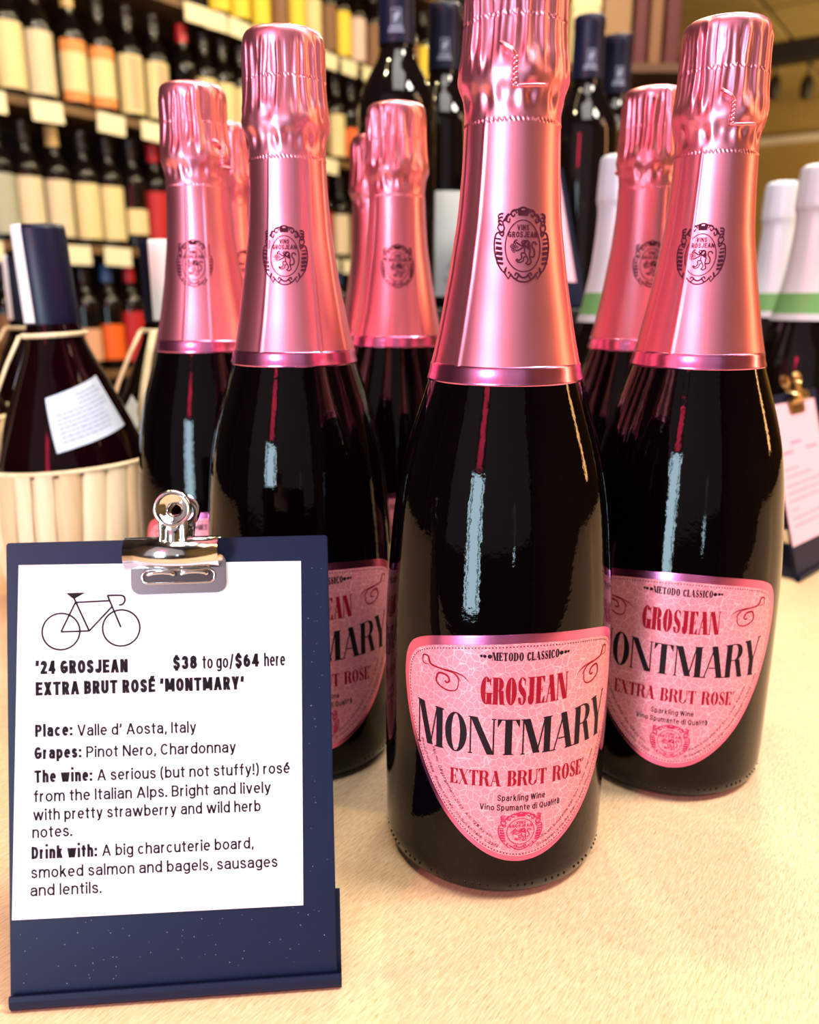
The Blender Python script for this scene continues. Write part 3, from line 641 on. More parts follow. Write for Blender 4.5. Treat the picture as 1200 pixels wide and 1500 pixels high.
def make_bottle(seed_rot):
    root = empty('sparkling_wine_bottle', (0, 0, 0))
    lathe('glass_body', BODY, 96, M['glass'], root)
    # knurled dots moulded around the heel of the bottle
    V = []; F = []
    for i in range(96):
        if (i*7) % 5 == 0: continue
        a = 2*pi*i/96; z = .0062+.0005*((i*3) % 3); rr = interp(BODY_T, z)
        c = Vector((rr*sin(a), -rr*cos(a), z)); n = Vector((sin(a), -cos(a), 0)); t_ = Vector((cos(a), sin(a), 0))
        b = len(V)
        for k_ in range(6):
            q = 2*pi*k_/6; V.append(c+t_*cos(q)*.0006+Vector((0, 0, 1))*sin(q)*.0009)
        V.append(c+n*.0005)
        F += [(b+k_, b+(k_+1) % 6, b+6) for k_ in range(6)]
    kn = mesh_obj('heel_stipple', V, F, M['glass'], root, True); kn['kind'] = 'stuff'
    # foil sleeve and cap
    prof = [(.0281, .1953)]
    z = .1953
    fp = [(.0267, .1953), (.0246, .2045), (.0226, .2150), (.0208, .2250), (.0194, .2345), (.0182, .2425), (.0176, .2490), (.0168, .2600), (.0164, .2690), (.0162, .2760), (.0163, .2795), (.0168, .2818),
          (.0176, .2838), (.0183, .2868), (.0179, .2915), (.0172, .2960), (.0168, .3030), (.0167, .3110), (.0167, .3170), (.0163, .3200), (.0150, .3218)]
    zs = []
    zc = .1953
    while zc < .3218:
        step = .004 if zc < .27 else .0009
        if abs(zc-.2732) < .0015 or abs(zc-.3032) < .0015: step = .0003
        zs.append(zc); zc += step
    sp = smooth_prof(fp, .001)
    P = [(interp(sp, q), q) for q in zs]+[(.0146, .3218), (.0125, .3224), (.0085, .3226), (.0030, .3227)]
    cap = lathe('foil_sleeve', P, 288, M['foil'], root, foil_fn, closed_bottom=False)
    cap.rotation_euler = (0, 0, seed_rot)
    # twisted wire end pressed through the foil
    pts = []
    for i in range(40):
        a = i*.9; zz = .2905-.0085*i/39; rr = .0183
        pts.append((.0005*cos(a)-.0036, -(rr*.985+.0005*sin(a)), zz))
    tube('wire_twist', pts, .00062, M['foil'], cap, 6)
    tube('wire_loop', [(-.0082, -.0165, .2948), (-.0066, -.0174, .2937), (-.0048, -.0180, .2926), (-.0037, -.0184, .2908)], .0007, M['foil'], cap, 6)
    tube('wire_ring', [((.0181)*sin(-.2+i*.09), -(.0181)*cos(-.2+i*.09), .2822+.0001*i) for i in range(8)], .00065, M['foil'], cap, 6)
    # shiny band at the lower edge of the sleeve
    bp = smooth_prof([(.0281, .1893), (.0283, .1896), (.0276, .1920), (.0270, .1952), (.0264, .1958)], .0008)
    lathe('foil_band', bp, 96, M['band'], root, closed_bottom=False, closed_top=False)
    # crest printed on the sleeve
    ce = empty_part = None
    def neckmap(u, v):
        z_ = .2345+v*.00124; rr = interp(sp, z_)+.00025; a = u*.00116/.0195
        return Vector((rr*sin(a), -rr*cos(a), z_))
    EMB.build('crest_print', M['ink_emblem'], root, neckmap)
    # label
    lab = label_patch('front_label', M['label_edge'], root, 0, 0, .00012)
    label_patch('label_paper', M['lace'], lab, 2.2, 3.3, .00022)
    f = cylmap(.00036)
    pts, ln = outline_pts(3.1, 4.4, 230)
    dots = Print()
    for (a, b) in pts: dots.disc(a, b, .27, n=6)
    for x0 in (-13.6, -12.4, -10.7): dots.disc(x0-2.2, 99.1, .5+.28*(x0+13.6)/2.9)
    for x0 in (13.6, 12.4, 10.7): dots.disc(x0+2.2, 99.1, .5+.28*(13.6-x0)/2.9)
    def mono(u):   # shallow arch of the big word
        return u
    big = didone('MONTMARY', 78, 1, .86, .235, .10, h=.03)
    def arch(a, b):
        t = a/39.5
        lo = 61.8-1.9*t*t; hi = 75.6+1.9*t*t
        return (a-1.0, lo+(hi-lo)*b)
    dots.add(big, arch)
    dots.add(didone('METODO CLASSICO', 24, 3.1, .8, .27, .12, h=.10), lambda a, b: (a, b+97.7))
    dots.add(sans('Sparkling Wine', 17.6, 2.5, .13), lambda a, b: (a-8.8, b+43.2))
    dots.add(sans('Vino Spumante di Qualit\u00e0', 30, 2.5, .13), lambda a, b: (a-15, b+39.2))
    # small print run along the lower edges
    po, ln = outline_pts(4.6, 6, 400)
    lf = [p for p in po if p[0] < -6 and 22 < p[1] < 62]; lf.sort(key=lambda p: -p[1])
    rt = [p for p in po if p[0] > 6 and 22 < p[1] < 62]; rt.sort(key=lambda p: p[1])
    def pth(P_, n_): return P_[::max(1, len(P_)//n_)]
    dots.add(text_on_path('Produit en Italie \u2022 Product of Italy \u2022 Produit en Italie \u2022 L.2302', pth(lf, 24), 0, 0, 1.15), lambda a, b: (a, b))
    dots.add(text_on_path('750 ml \u2022 D\u00e9gorgement 2023 \u2022 Alc. 12% by vol.', [(a*.92+.4, b+2.3) for a, b in pth(lf, 24)][2:-2], 0, 0, 1.15), lambda a, b: (a, b))
    dots.add(text_on_path('Grosjean Vins Az. Agr. Fratelli Ollignan 2 a Quart Italie', pth(rt, 24), 0, 0, 1.15), lambda a, b: (a, b))
    dots.add(text_on_path('Mis en bouteille par Soc. Coop. Agricole', [(a*.92-.4, b+2.3) for a, b in pth(rt, 24)][1:-4], 0, 0, 1.15), lambda a, b: (a, b))
    dots.build('black_lettering', M['ink_black'], lab, f)
    red = Print()
    red.add(didone('GROSJEAN', 31.5, 10.2, .60, .24, .07, h=.03), lambda a, b: (a, b+81.3))
    red.add(didone("EXTRA BRUT ROSE'", 52, 6.2, .74, .22, .10, h=.045), lambda a, b: (a, b+49.3-.0022*a*a))
    red.add(flourish(1), lambda a, b: (a-23.5, b+86.8))
    red.add(flourish(-1), lambda a, b: (a+23.5, b+86.8))
    red.build('red_lettering', M['ink_red'], lab, f)
    EMB.build('label_crest', M['ink_pink'], lab, lambda u, v: f(u*.98, 30.4+v*.83))
    return root
LAB = 'dark bottle with pink foil neck, '
BOT = [  # x, y, label azimuth, sleeve crinkle turn, crest azimuth, label text
    (.0347, .2985, .128, 0.10, .136, 'frontmost, whole label facing out'),
    (-.0518, .3710, .27, 2.0, .0, 'right behind the navy clipboard'),
    (.1255, .3585, -.27, 0.12, -.46, 'nearest the right edge'),
    (-.1120, .4583, .25, 1.2, .0, 'leftmost of them'),
    (-.0075, .5017, .1, 3.0, .04, 'second row centre'),
    (.1295, .4679, -.1, 4.1, -.06, 'half hidden behind the rightmost'),
    (-.1190, .5520, .3, 5.0, .9, 'a sliver behind the leftmost'),
    (-.0230, .5960, .3, 2.0, 1.1, 'a sliver behind the second row centre one')]
proto = make_bottle(0.0)
for i, (x, y, la, sr, ca, txt) in enumerate(BOT):
    b = proto if i == 0 else copy_tree(proto)
    b.location = (x, y, 0.0)
    tag(b, LAB+txt, 'bottle', 'pink-foiled sparkling wine bottles on the table')
    if i == 1:       # this one's twisted wire end is not on the side we see
        for ch in list(b.children):
            for g in list(ch.children):
                if g.name.startswith(('wire_twist', 'wire_loop', 'wire_ring')): bpy.data.objects.remove(g)
    for ch in b.children:
        n = ch.name.split('.')[0]
        if n == 'front_label': ch.rotation_euler = (0, 0, la)
        if n == 'crest_print': ch.rotation_euler = (0, 0, ca)
        if n == 'foil_sleeve': ch.rotation_euler = (0, 0, sr)

# ------------------------------------------------------------------ clipboard stand, card and clip
def rounded_rect(u0, v0, u1, v1, r, n=6):
    P = []
    for cx, cy, a in ((u1-r, v1-r, 0), (u0+r, v1-r, 90), (u0+r, v0+r, 180), (u1-r, v0+r, 270)):
        for i in range(n+1):
            q = radians(a+90*i/n); P.append((cx+r*cos(q), cy+r*sin(q)))
    return P
def extrude_poly(name, P, w0, w1, m, parent, bev=0, smooth=False):
    """polygon in board millimetres, between depths w0 and w1 (front is -y)"""
    bm = bmesh.new(); vs = [bm.verts.new((a/1000, -w0/1000, b/1000)) for a, b in P]
    fc = bm.faces.new(vs); r = bmesh.ops.extrude_face_region(bm, geom=[fc])
    for v in [g for g in r['geom'] if isinstance(g, bmesh.types.BMVert)]: v.co.y = -w1/1000
    bmesh.ops.recalc_face_normals(bm, faces=bm.faces[:])
    if bev: bmesh.ops.bevel(bm, geom=[e for e in bm.edges if abs(e.verts[0].co.y-e.verts[1].co.y) < 1e-9], offset=bev/1000, segments=2, affect='EDGES')
    return bm_obj(name, bm, m, parent, smooth)
TILT = 0.296
def bez(c, n=10): return c
def make_clipboard(loc, rz, label, group, card_rows=True):
    """stand whose front face leans back; origin at the board's lower left corner"""
    root = empty('clipboard_stand', loc, rz)
    tag(root, label, 'clipboard', group)
    R = Matrix.Rotation(-TILT, 4, 'X')
    bd = extrude_poly('board', rounded_rect(0, .6, 103, 148, 1.0), -1.6, 0, M['navy'], root, .25); bd.data.transform(R)
    def rot(y, z): return (y*cos(-TILT)-z*sin(-TILT), y*sin(-TILT)+z*cos(-TILT))
    # folded foot sheet: down behind the board, round under it into a small front lip, and a tongue back along the table
    def sheet(line, x0, x1, th, nm):
        V = []; F = []; n = len(line)
        N = []
        for i in range(n):
            a = line[max(0, i-1)]; b = line[min(n-1, i+1)]; dy, dz = b[0]-a[0], b[1]-a[1]; l = math.hypot(dy, dz); N.append((-dz/l*th, dy/l*th))
        for x in (x0, x1):
            V += [(x, y, z) for y, z in line]; V += [(x, y+a, z+b) for (y, z), (a, b) in zip(line, N)]
        for i in range(n-1):
            F += [(i, i+1, 2*n+i+1, 2*n+i), (n+i, 3*n+i, 3*n+i+1, n+i+1), (i, n+i, n+i+1, i+1), (2*n+i, 2*n+i+1, 3*n+i+1, 3*n+i)]
        F += [(0, 2*n, 3*n, n), (n-1, 2*n-1, 4*n-1, 3*n-1)]
        return mesh_obj(nm, V, F, M['navy'], root)
    ln = [rot(.0018, v/1000) for v in (31, 24, 16, 9, 5)]+[(.0030, .0018), (.0018, .0011), (.0004, .0011), (-.0001, .0022), (.0001, .0040), (.0006, .0054)]
    sheet(ln, .0002, .1044, .0009, 'folded_foot')
    sheet([(.0034, .0013), (.020, .0010), (.062, .0010)], .006, .097, -.0009, 'foot_tongue')
    # specks of dust on the coating
    rnd = random.Random(3); D = Print()
    for i in range(70):
        u, v = rnd.uniform(2, 101), rnd.uniform(7.5, 27); D.disc(u, v, rnd.uniform(.06, .17), n=5)
    for i in range(26):
        u, v = rnd.uniform(95, 101.5), rnd.uniform(32, 144); D.disc(u, v, rnd.uniform(.06, .15), n=5)
    def dm(u, v):
        y, z = rot(-.00012, v/1000); return Vector((u/1000, y, z))
    dd = D.build('dust_specks', M['dust'], root, dm); dd['kind'] = 'stuff'
    return root, R
CL = Vector((-.1261, .2061, 0.0)); CRZ = atan2(.0887, .9961)
cb, RT = make_clipboard(CL, CRZ, 'navy metal clipboard stand holding the bicycle card', 'clipboard stands')

def card_map(R, off):
    def f(u, v):
        # the card's own four corners on the board
        return R @ Vector((u/1000, -off/1000, v/1000))
    return f
def make_card(loc, rz, R):
    P = [(4.03, 140.8), (94.1, 139.6), (92.45, 27.5), (.9, 28.6)]
    c = extrude_poly('wine_card', list(reversed(P)), .05, .42, M['paper'], None); c.data.transform(R)
    c.location = loc; c.rotation_euler = (0, 0, rz)
    return c
def card_print():
    t = Print(); lw = .55
    def line(a, b, w_=lw): t.stroke([a, b], w_)
    # bicycle
    for cx, cy in ((17.0, 119.1), (35.9, 119.6)): t.arc(cx, cy, 6.15, 6.1, lw, lw, 0, 360, 56)
    line((17.0, 119.0), (25.8, 119.0)); line((17.0, 119.0), (21.7, 128.5)); line((21.0, 130.1), (25.8, 119.0)); line((21.7, 128.3), (32.4, 128.5)); line((25.8, 119.0), (33.1, 126.6)); line((31.7, 130.2), (35.8, 119.8))
    t.curve([(31.6, 130.2), (34.5, 130.2), (36.6, 129.9), (37.2, 128.6), (36.5, 127.3), (35.3, 127.0)], lw, 8)
    t.poly([(18.7, 131.4), (24.8, 131.4), (21.6, 129.6), (20.6, 129.7)])
    def put(s_, x0, x1, y0, cap, bold, y1=None):
        y1 = y0 if y1 is None else y1
        g = sans(s_, x1-x0, cap, bold); t.add(g, lambda a, b: (x0+a, y0+(y1-y0)*a/(x1-x0)+b))
    B = .235; H1 = 4.35
    def put(s_, x0, x1, y0, cap, wt, y1=None):
        y1 = y0 if y1 is None else y1
        g = sans(s_, x1-x0, cap, wt, .15 if wt > .2 else .105); t.add(g, lambda a, b: (x0+a, y0+(y1-y0)*a/(x1-x0)+b))
    put('\u201824 GROSJEAN', 8.9, 37.8, 105.7, H1, B, 105.2); put('$38', 52.1, 59.8, 105.5, H1, B); put('to go/', 61.5, 71.6, 105.4, H1, .14); put('$64', 72.0, 79.8, 105.4, H1, B); put('here', 81.4, 88.3, 105.4, H1, .14)
    put('EXTRA BRUT ROS\u00c9 \u2018MONTMARY\u2019', 8.9, 74.8, 98.9, H1, B, 98.2)
    R_ = .152; c1, c2 = 3.95, 3.65; BB = .215
    put('Place:', 8.6, 20.2, 85.8, c1, BB, 85.7); put('Valle d\u2019 Aosta, Italy', 21.7, 59.2, 85.5, c2, R_, 84.9)
    put('Grapes:', 8.3, 22.9, 78.7, c1, BB, 78.6); put('Pinot Nero, Chardonnay', 24.4, 71.8, 78.5, c2, R_, 77.9)
    put('The wine:', 8.2, 26.2, 71.3, c1, BB, 71.0); put('A serious (but not stuffy!) ros\u00e9', 27.7, 89.1, 71.0, c2, R_, 70.3)
    put('from the Italian Alps. Bright and lively', 7.95, 82.8, 65.2, c2, R_, 64.3)
    put('with pretty strawberry and wild herb', 7.7, 79.4, 59.4, c2, R_, 58.5)
    put('notes.', 7.4, 19.7, 53.9, c2, R_)
    put('Drink with:', 7.1, 27.4, 47.3, c1, BB, 47.0); put('A big charcuterie board,', 28.9, 76.9, 47.0, c2, R_, 46.7)
    put('smoked salmon and bagels, sausages', 6.9, 84.5, 41.3, c2, R_, 40.3)
    put('and lentils.', 6.6, 28.6, 35.7, c2, R_, 35.4)
    return t
card = make_card(CL, CRZ, RT)
tag(card, 'white card with bicycle drawing and wine prices', 'card')
card_print().build('card_lettering', M['ink_black'], card, card_map(RT, .50))

def make_clip(metal, loc, rz, R, label):
    root = empty('bulldog_clip', loc, rz); tag(root, label, 'clip', None)
    def fin(o): o.data.transform(R); return o
    # front jaw plate with its slot
    pl = fin(extrude_poly('jaw_plate', rounded_rect(39.4, 130.2, 69.8, 143, 3.2), .7, 1.5, M['jaw_dark_reflection'] if metal == M['chrome'] else metal, root, .2))
    fin(extrude_poly('slot_recess', rounded_rect(43.4, 134.0, 65.8, 137.6, 1.7), 1.5, 1.56, M['chrome_dark'], pl))
    ring = [(a, b) for a, b in rounded_rect(43.1, 133.7, 66.1, 137.9, 1.9)]
    V, F = tube_geo([(a/1000, -1.6/1000, b/1000) for a, b in ring], .00042, 6, True)
    fin(mesh_obj('slot_rim', V, F, metal, pl, True))
    for cu in (49.0, 59.6):
        pts = [((cu+4.2*cos(q))/1000, -.0017-.0006*sin(q), (136.4+.9*sin(q))/1000) for q in [pi*i/10 for i in range(11)]]
        fin(mesh_obj('slot_ridge', *tube_geo(pts, .0008, 6), metal, pl, True))
    # rear jaw plate behind the board
    fin(extrude_poly('rear_jaw', rounded_rect(39.4, 130.2, 69.8, 143, 3.2), -2.8, -2.0, metal, root, .2))
    # rolled spring barrel, open at the top
    V = []; F = []; n = 36
    for side, x in enumerate((38.2, 67.9)):
        for rad in (5.2, 4.4):
            for i in range(n+1):
                a = radians(118+(324)*i/n)
                V.append((x/1000, (-2.0-rad*1.05*cos(a))/1000, (143.6+rad*sin(a))/1000))
    k_ = n+1
    for i in range(n):
        o0, i0, o1, i1 = i, k_+i, 2*k_+i, 3*k_+i
        F += [(o0, o0+1, o1+1, o1), (i0, i1, i1+1, i0+1), (o0, i0, i0+1, o0+1), (o1, o1+1, i1+1, i1)]
    F += [(0, 2*k_, 3*k_, k_), (n, k_+n, 3*k_+n, 2*k_+n)]
    fin(mesh_obj('spring_barrel', V, F, metal, root, True))
    # two handles: keyhole shaped levers with a rolled ring
    def handle(w_, lean, du, back=1):
        cu, cv = 53.7+du, 158.0
        T2 = Matrix.Translation((0, 0, .146)) @ Matrix.Rotation(lean, 4, 'X') @ Matrix.Translation((0, 0, -.146))
        V = []; F = []; n = 40
        rings = [(5.9, -2.6), (6.1, -.6), (6.0, .15), (5.5, .6), (4.9, .45), (4.4, -.05), (3.6, -.75), (2.9, -1.25), (2.35, -1.7), (2.0, -2.5)]
        if back < 0: rings = rings[:7]
        for r_, d_ in rings:
            k2 = (6.0-min(6.0, r_))/4
            for i in range(n):
                a = 2*pi*i/n; V.append(((cu+r_*cos(a)+.5*k2)/1000, (-w_-d_*back)/1000, (cv+r_*sin(a)*(1-.12*k2)-.5*k2)/1000))
        for j in range(len(rings)-1):
            for i in range(n): F.append((j*n+i, j*n+(i+1) % n, (j+1)*n+(i+1) % n, (j+1)*n+i))
        o = mesh_obj('lever_handle', V, F, metal, root, True)
        # neck: pressed sheet with raised side rims, a centre tab and folded back flanks
        V = []; F = []; cols = [-1.02, -1.0, -.93, -.82, -.68, -.55, -.42, -.34, 0, .34, .42, .55, .68, .82, .93, 1.0, 1.02]
        rows = [145.0, 147.0, 149.0, 150.5, 151.8, 152.8, 153.6]
        for v in rows:
            hw = 4.75 if v < 147 else 4.75-.35*(v-147)/2 if v < 149 else 4.4+.25*((v-149)/4.6)**2
            for c in cols:
                a = abs(c)
                if a > 1.01: w2 = -2.6
                elif a > .99: w2 = -.5
                else:
                    w2 = .62*math.exp(-((a-.82)/.16)**2)-.35
                    if a < .4 and v < 151.5: w2 = .45
                if v > 152.5 and a < .7: w2 = max(w2, .3)
                V.append(((cu+c*hw)/1000, (-w_-w2*back)/1000, v/1000))
        m_ = len(cols)
        for j in range(len(rows)-1):
            for i in range(m_-1): q = j*m_+i; F.append((q, q+1, q+m_+1, q+m_))
        nk = mesh_obj('neck_plate', V, F, metal, o, True)
        for q in (o, nk): q.data.transform(T2); q.data.transform(R)
    handle(5.6, radians(3), 0.0)
    handle(-3.2, radians(-12), 1.0, -1)
    return root
clip = make_clip(M['chrome'], CL, CRZ, RT, 'shiny chrome bulldog clip gripping the near wine card')

# further clipboards with pink cards
def far_clipboard(loc, rz, l1, l2, l3):
    o, R = make_clipboard(loc, rz, l1, 'clipboard stands')
    c = make_card(loc, rz, R); c.data.materials[0] = M['pink_card']; tag(c, l2, 'card')
    t = Print(); rnd = random.Random(int(loc.x*1000))
    for (y, x0, x1, h_) in ((108, 30, 52, 2.6), (101, 10, 34, 2.6), (101, 60, 82, 2.6), (88, 10, 38, 1.5), (82, 10, 62, 1.5), (75, 10, 80, 1.5), (69, 10, 74, 1.5), (63, 10, 68, 1.5), (56, 10, 24, 1.5), (49, 10, 72, 1.5), (43, 10, 60, 1.5)):
        x = x0
        while x < x1:
            l = rnd.uniform(2.5, 7)
            t.stroke([(x, y), (min(x1, x+l), y)], h_*.75); x += l+1.3
    t.build('blurred_lettering', M['ink_soft'], c, card_map(R, .50))
    k_ = make_clip(M['brass'], loc, rz, R, l3)
    return o
M['pink_card'] = mat('pink_card', (0.84, 0.52, 0.74), 0.7)
M['ink_soft'] = mat('purple_grey_ink', (0.35, 0.18, 0.34), 0.6)
far_clipboard(Vector((.306, .600, 0)), atan2(.69, .72), 'dark clipboard stand at the right edge of the table', 'pink printed card at the right edge', 'dull brass clip on the pink card at right edge')
far_clipboard(Vector((.104, .815, .205)), atan2(.6, .8), 'dark clipboard stand on the black riser', 'pink card on the riser, right of the frontmost neck', 'brass clip of the raised pink card')

# ------------------------------------------------------------------ straw-covered wine flasks at the left
FB = smooth_prof([(.020, .002), (.040, .006), (.053, .030), (.057, .060), (.056, .085), (.049, .110), (.040, .135), (.030, .160), (.0215, .180), (.0175, .195), (.0158, .205), (.0152, .255)], .004)
def make_flask(loc, rz, sc, label, caps_white, lab_kind, n_strips=30, rim=.104, strap=True):
    root = empty('straw_flask', loc, rz, sc); tag(root, label, 'bottle', 'straw-covered flasks at the left')
    lathe('glass_body', FB, 64, M['flask_glass'], root)
    # capsule, half white half navy as on a two-colour seal
    cp = [(.0172, .197), (.0176, .199), (.0174, .225), (.0170, .258), (.0163, .2615), (.006, .2622)]
    c = lathe('capsule', cp, 48, M['navy_caps'], root, closed_bottom=False)
    V = []; F = []; a0, a1 = caps_white; n = 12
    for j, (r_, z_) in enumerate([(.0178, .1985), (.0176, .225), (.0172, .258), (.0166, .2617), (.006, .2625)]):
        for i in range(n+1):
            a = a0+(a1-a0)*i/n; V.append(((r_+.0002)*sin(a), -(r_+.0002)*cos(a), z_))
    for j in range(4):
        for i in range(n):
            q = j*(n+1)+i; F.append((q, q+1, q+n+2, q+n+1))
    mesh_obj('white_panel', V, F, M['white_label'], c, True)
    # straw basket: each strip its own part, following the belly
    bk = lathe('basket_core', smooth_prof([(.030, .001), (.046, .006), (.0575, .030), (.0606, .060), (.0598, rim-.004)], .006), 48, M['raffia'], root, closed_top=False)
    bt = [(.034, .001), (.049, .008), (.0595, .032), (.0625, .060), (.0618, .085), (.0612, rim)]
    sp_ = smooth_prof(bt, .006)
    mes = []; rs_ = random.Random(n_strips)
    for vi in range(4):
        V = []; F = []; da = 2*pi/n_strips*(.40+.05*vi)
        for (r_, z_) in sp_:
            tw = (z_-.05)*(1.4+.5*vi)
            for q, dr in ((-1, -.0012), (-.5, .0004), (.5, .0005), (1, -.0012)):
                a = da*q+tw; V.append(((r_+dr)*sin(a), -(r_+dr)*cos(a), z_))
        for j in range(len(sp_)-1):
            for q in range(3): b = j*4+q; F.append((b, b+1, b+5, b+4))
        o_ = mesh_obj('straw_strip', V, F, M[('raffia_b', 'raffia_c', 'raffia_b', 'raffia_d')[vi]], bk, True); mes.append(o_)
    for i in range(n_strips):
        v_ = rs_.randrange(4)
        if i < 4: s = mes[i]
        else: s = bpy.data.objects.new('straw_strip', mes[v_].data); link(s, bk)
        s.rotation_euler = (0, 0, 2*pi*i/n_strips); s.scale = (1+rs_.uniform(-.008, .012),)*2+(1,)
    V, F = tube_geo([(.0615*sin(2*pi*i/40), -.0615*cos(2*pi*i/40), rim-.0005) for i in range(40)], .0016, 6, True)
    mesh_obj('basket_rim', V, F, M['raffia_b'], bk, True)
    V, F = tube_geo([(.0205*sin(2*pi*i/32), -.0205*cos(2*pi*i/32), .190) for i in range(32)], .0019, 6, True)
    mesh_obj('neck_ring', V, F, M['raffia_b'], root, True)
    if strap:
        for a in ((-1.0,) if strap is True else strap):
            pts = [((r_+.003)*sin(a), -(r_+.003)*cos(a), z_) for r_, z_ in ((.0195, .190), (.030, .172), (.041, .150), (.050, .128), (.0575, .108), (.0600, .092))]
            tube('straw_strap', pts, .0034, M['raffia_b'], root, 8, flat=.4)
    if lab_kind:
        az, z0, wd, ht, ang, m_, lines = lab_kind
        def fm(off):
            def g(u, v):
                uu = u*cos(ang)-v*sin(ang); vv = u*sin(ang)+v*cos(ang)
                z_ = z0+vv/1000; r_ = interp(FB, z_)+off; a = az+uu/1000/.050
                return Vector((r_*sin(a), -r_*cos(a), z_))
            return g
        g = fm(.0006); V = []; F = []; nx, ny = 16, 10
        for j in range(ny+1):
            for i in range(nx+1): V.append(g(wd*(i/nx-.5), ht*(j/ny-.5)))
        for j in range(ny):
            for i in range(nx): q = j*(nx+1)+i; F.append((q, q+1, q+nx+2, q+nx+1))
        lb = mesh_obj('paper_label', V, F, m_, root, True)
        if lines:
            t = Print(); rnd = random.Random(5)
            for j in range(lines):
                y = ht*.36-ht*.72*j/(lines-1); x = -wd*.40 if j > 2 else -wd*.05
                x1 = wd*rnd.uniform(.25, .42)
                while x < x1:
                    l = rnd.uniform(2, 6); t.rect(x, y, min(x1, x+l), y+.9); x += l+1
            t.build('small_print', M['text_grey'], lb, fm(.0009))
    return root
M['flask_glass'] = mat('flask_glass', (0.005, 0.0005, 0.0012), 0.05, ior=1.3)
_fl = make_flask((-.238, .575, 0.0024), 0, 1.0, 'big straw flask with navy and white capsule', (-1.5, -.25), (.72, .138, 60, 36, .20, M['blue_white'], 10), 26)
_fl.rotation_euler = (0, -.045, 0)
make_flask((-.205, .700, 0), 0, 1.0, 'straw flask behind the leftmost pink foil bottle', (-.3, 1.5), (-.5, .118, 34, 30, -.5, M['white_label'], 0), 30, strap=(-.9, -.2))
make_flask((-.412, .700, 0), 0, 1.15, 'straw flask cut off by the left edge', (-1.4, .2), (.9, .150, 22, 24, -.5, M['blue_white'], 0), 30)
make_flask((-.395, .860, 0), 0, .98, 'rearmost straw flask, only its neck seen', (-1.2, -.4), None, 24)

# ------------------------------------------------------------------ bottles with white foil and green band
M['sleeve_white'] = M['white_foil']
WP = [(.0245, .2135), (.0238, .216), (.0216, .227), (.0200, .238), (.0188, .25), (.0178, .262), (.0172, .276), (.0178, .284), (.0188, .287), (.0184, .300), (.0178, .314), (.0170, .3205), (.0140, .3225), (.004, .323)]
def white_fn(r, z, t):
    if z > .283: return r+.0003*(sin(11*t)+.6*sin(17*t+1)), z
    return r, z
def make_white(loc, sc, label):
    root = empty('white_foil_bottle', loc, 0, sc); tag(root, label, 'bottle', 'white-foiled sparkling bottles')
    lathe('glass_body', BODY[::2]+[BODY[-1]], 56, M['glass2'], root)
    lathe('foil_sleeve', smooth_prof(WP, .002), 64, M['white_foil'], root, white_fn, closed_bottom=False)
    lathe('green_band', smooth_prof([(.0285, .1955), (.0262, .2050), (.0245, .2140)], .003), 56, M['green_foil'], root, closed_bottom=False, closed_top=False)
    lathe('white_trim_band', smooth_prof([(.0299, .1900), (.0285, .1960)], .003), 56, M['white_foil'], root, closed_bottom=False, closed_top=False)
    return root
make_white((.180, .738, 0), 1.03, 'white foil bottle just right of the frontmost neck')
make_white((.392, .905, 0), 1.03, 'white foil bottle close beside the rightmost pink one')
make_white((.375, .790, 0), 1.03, 'white foil bottle cut off at the right edge')

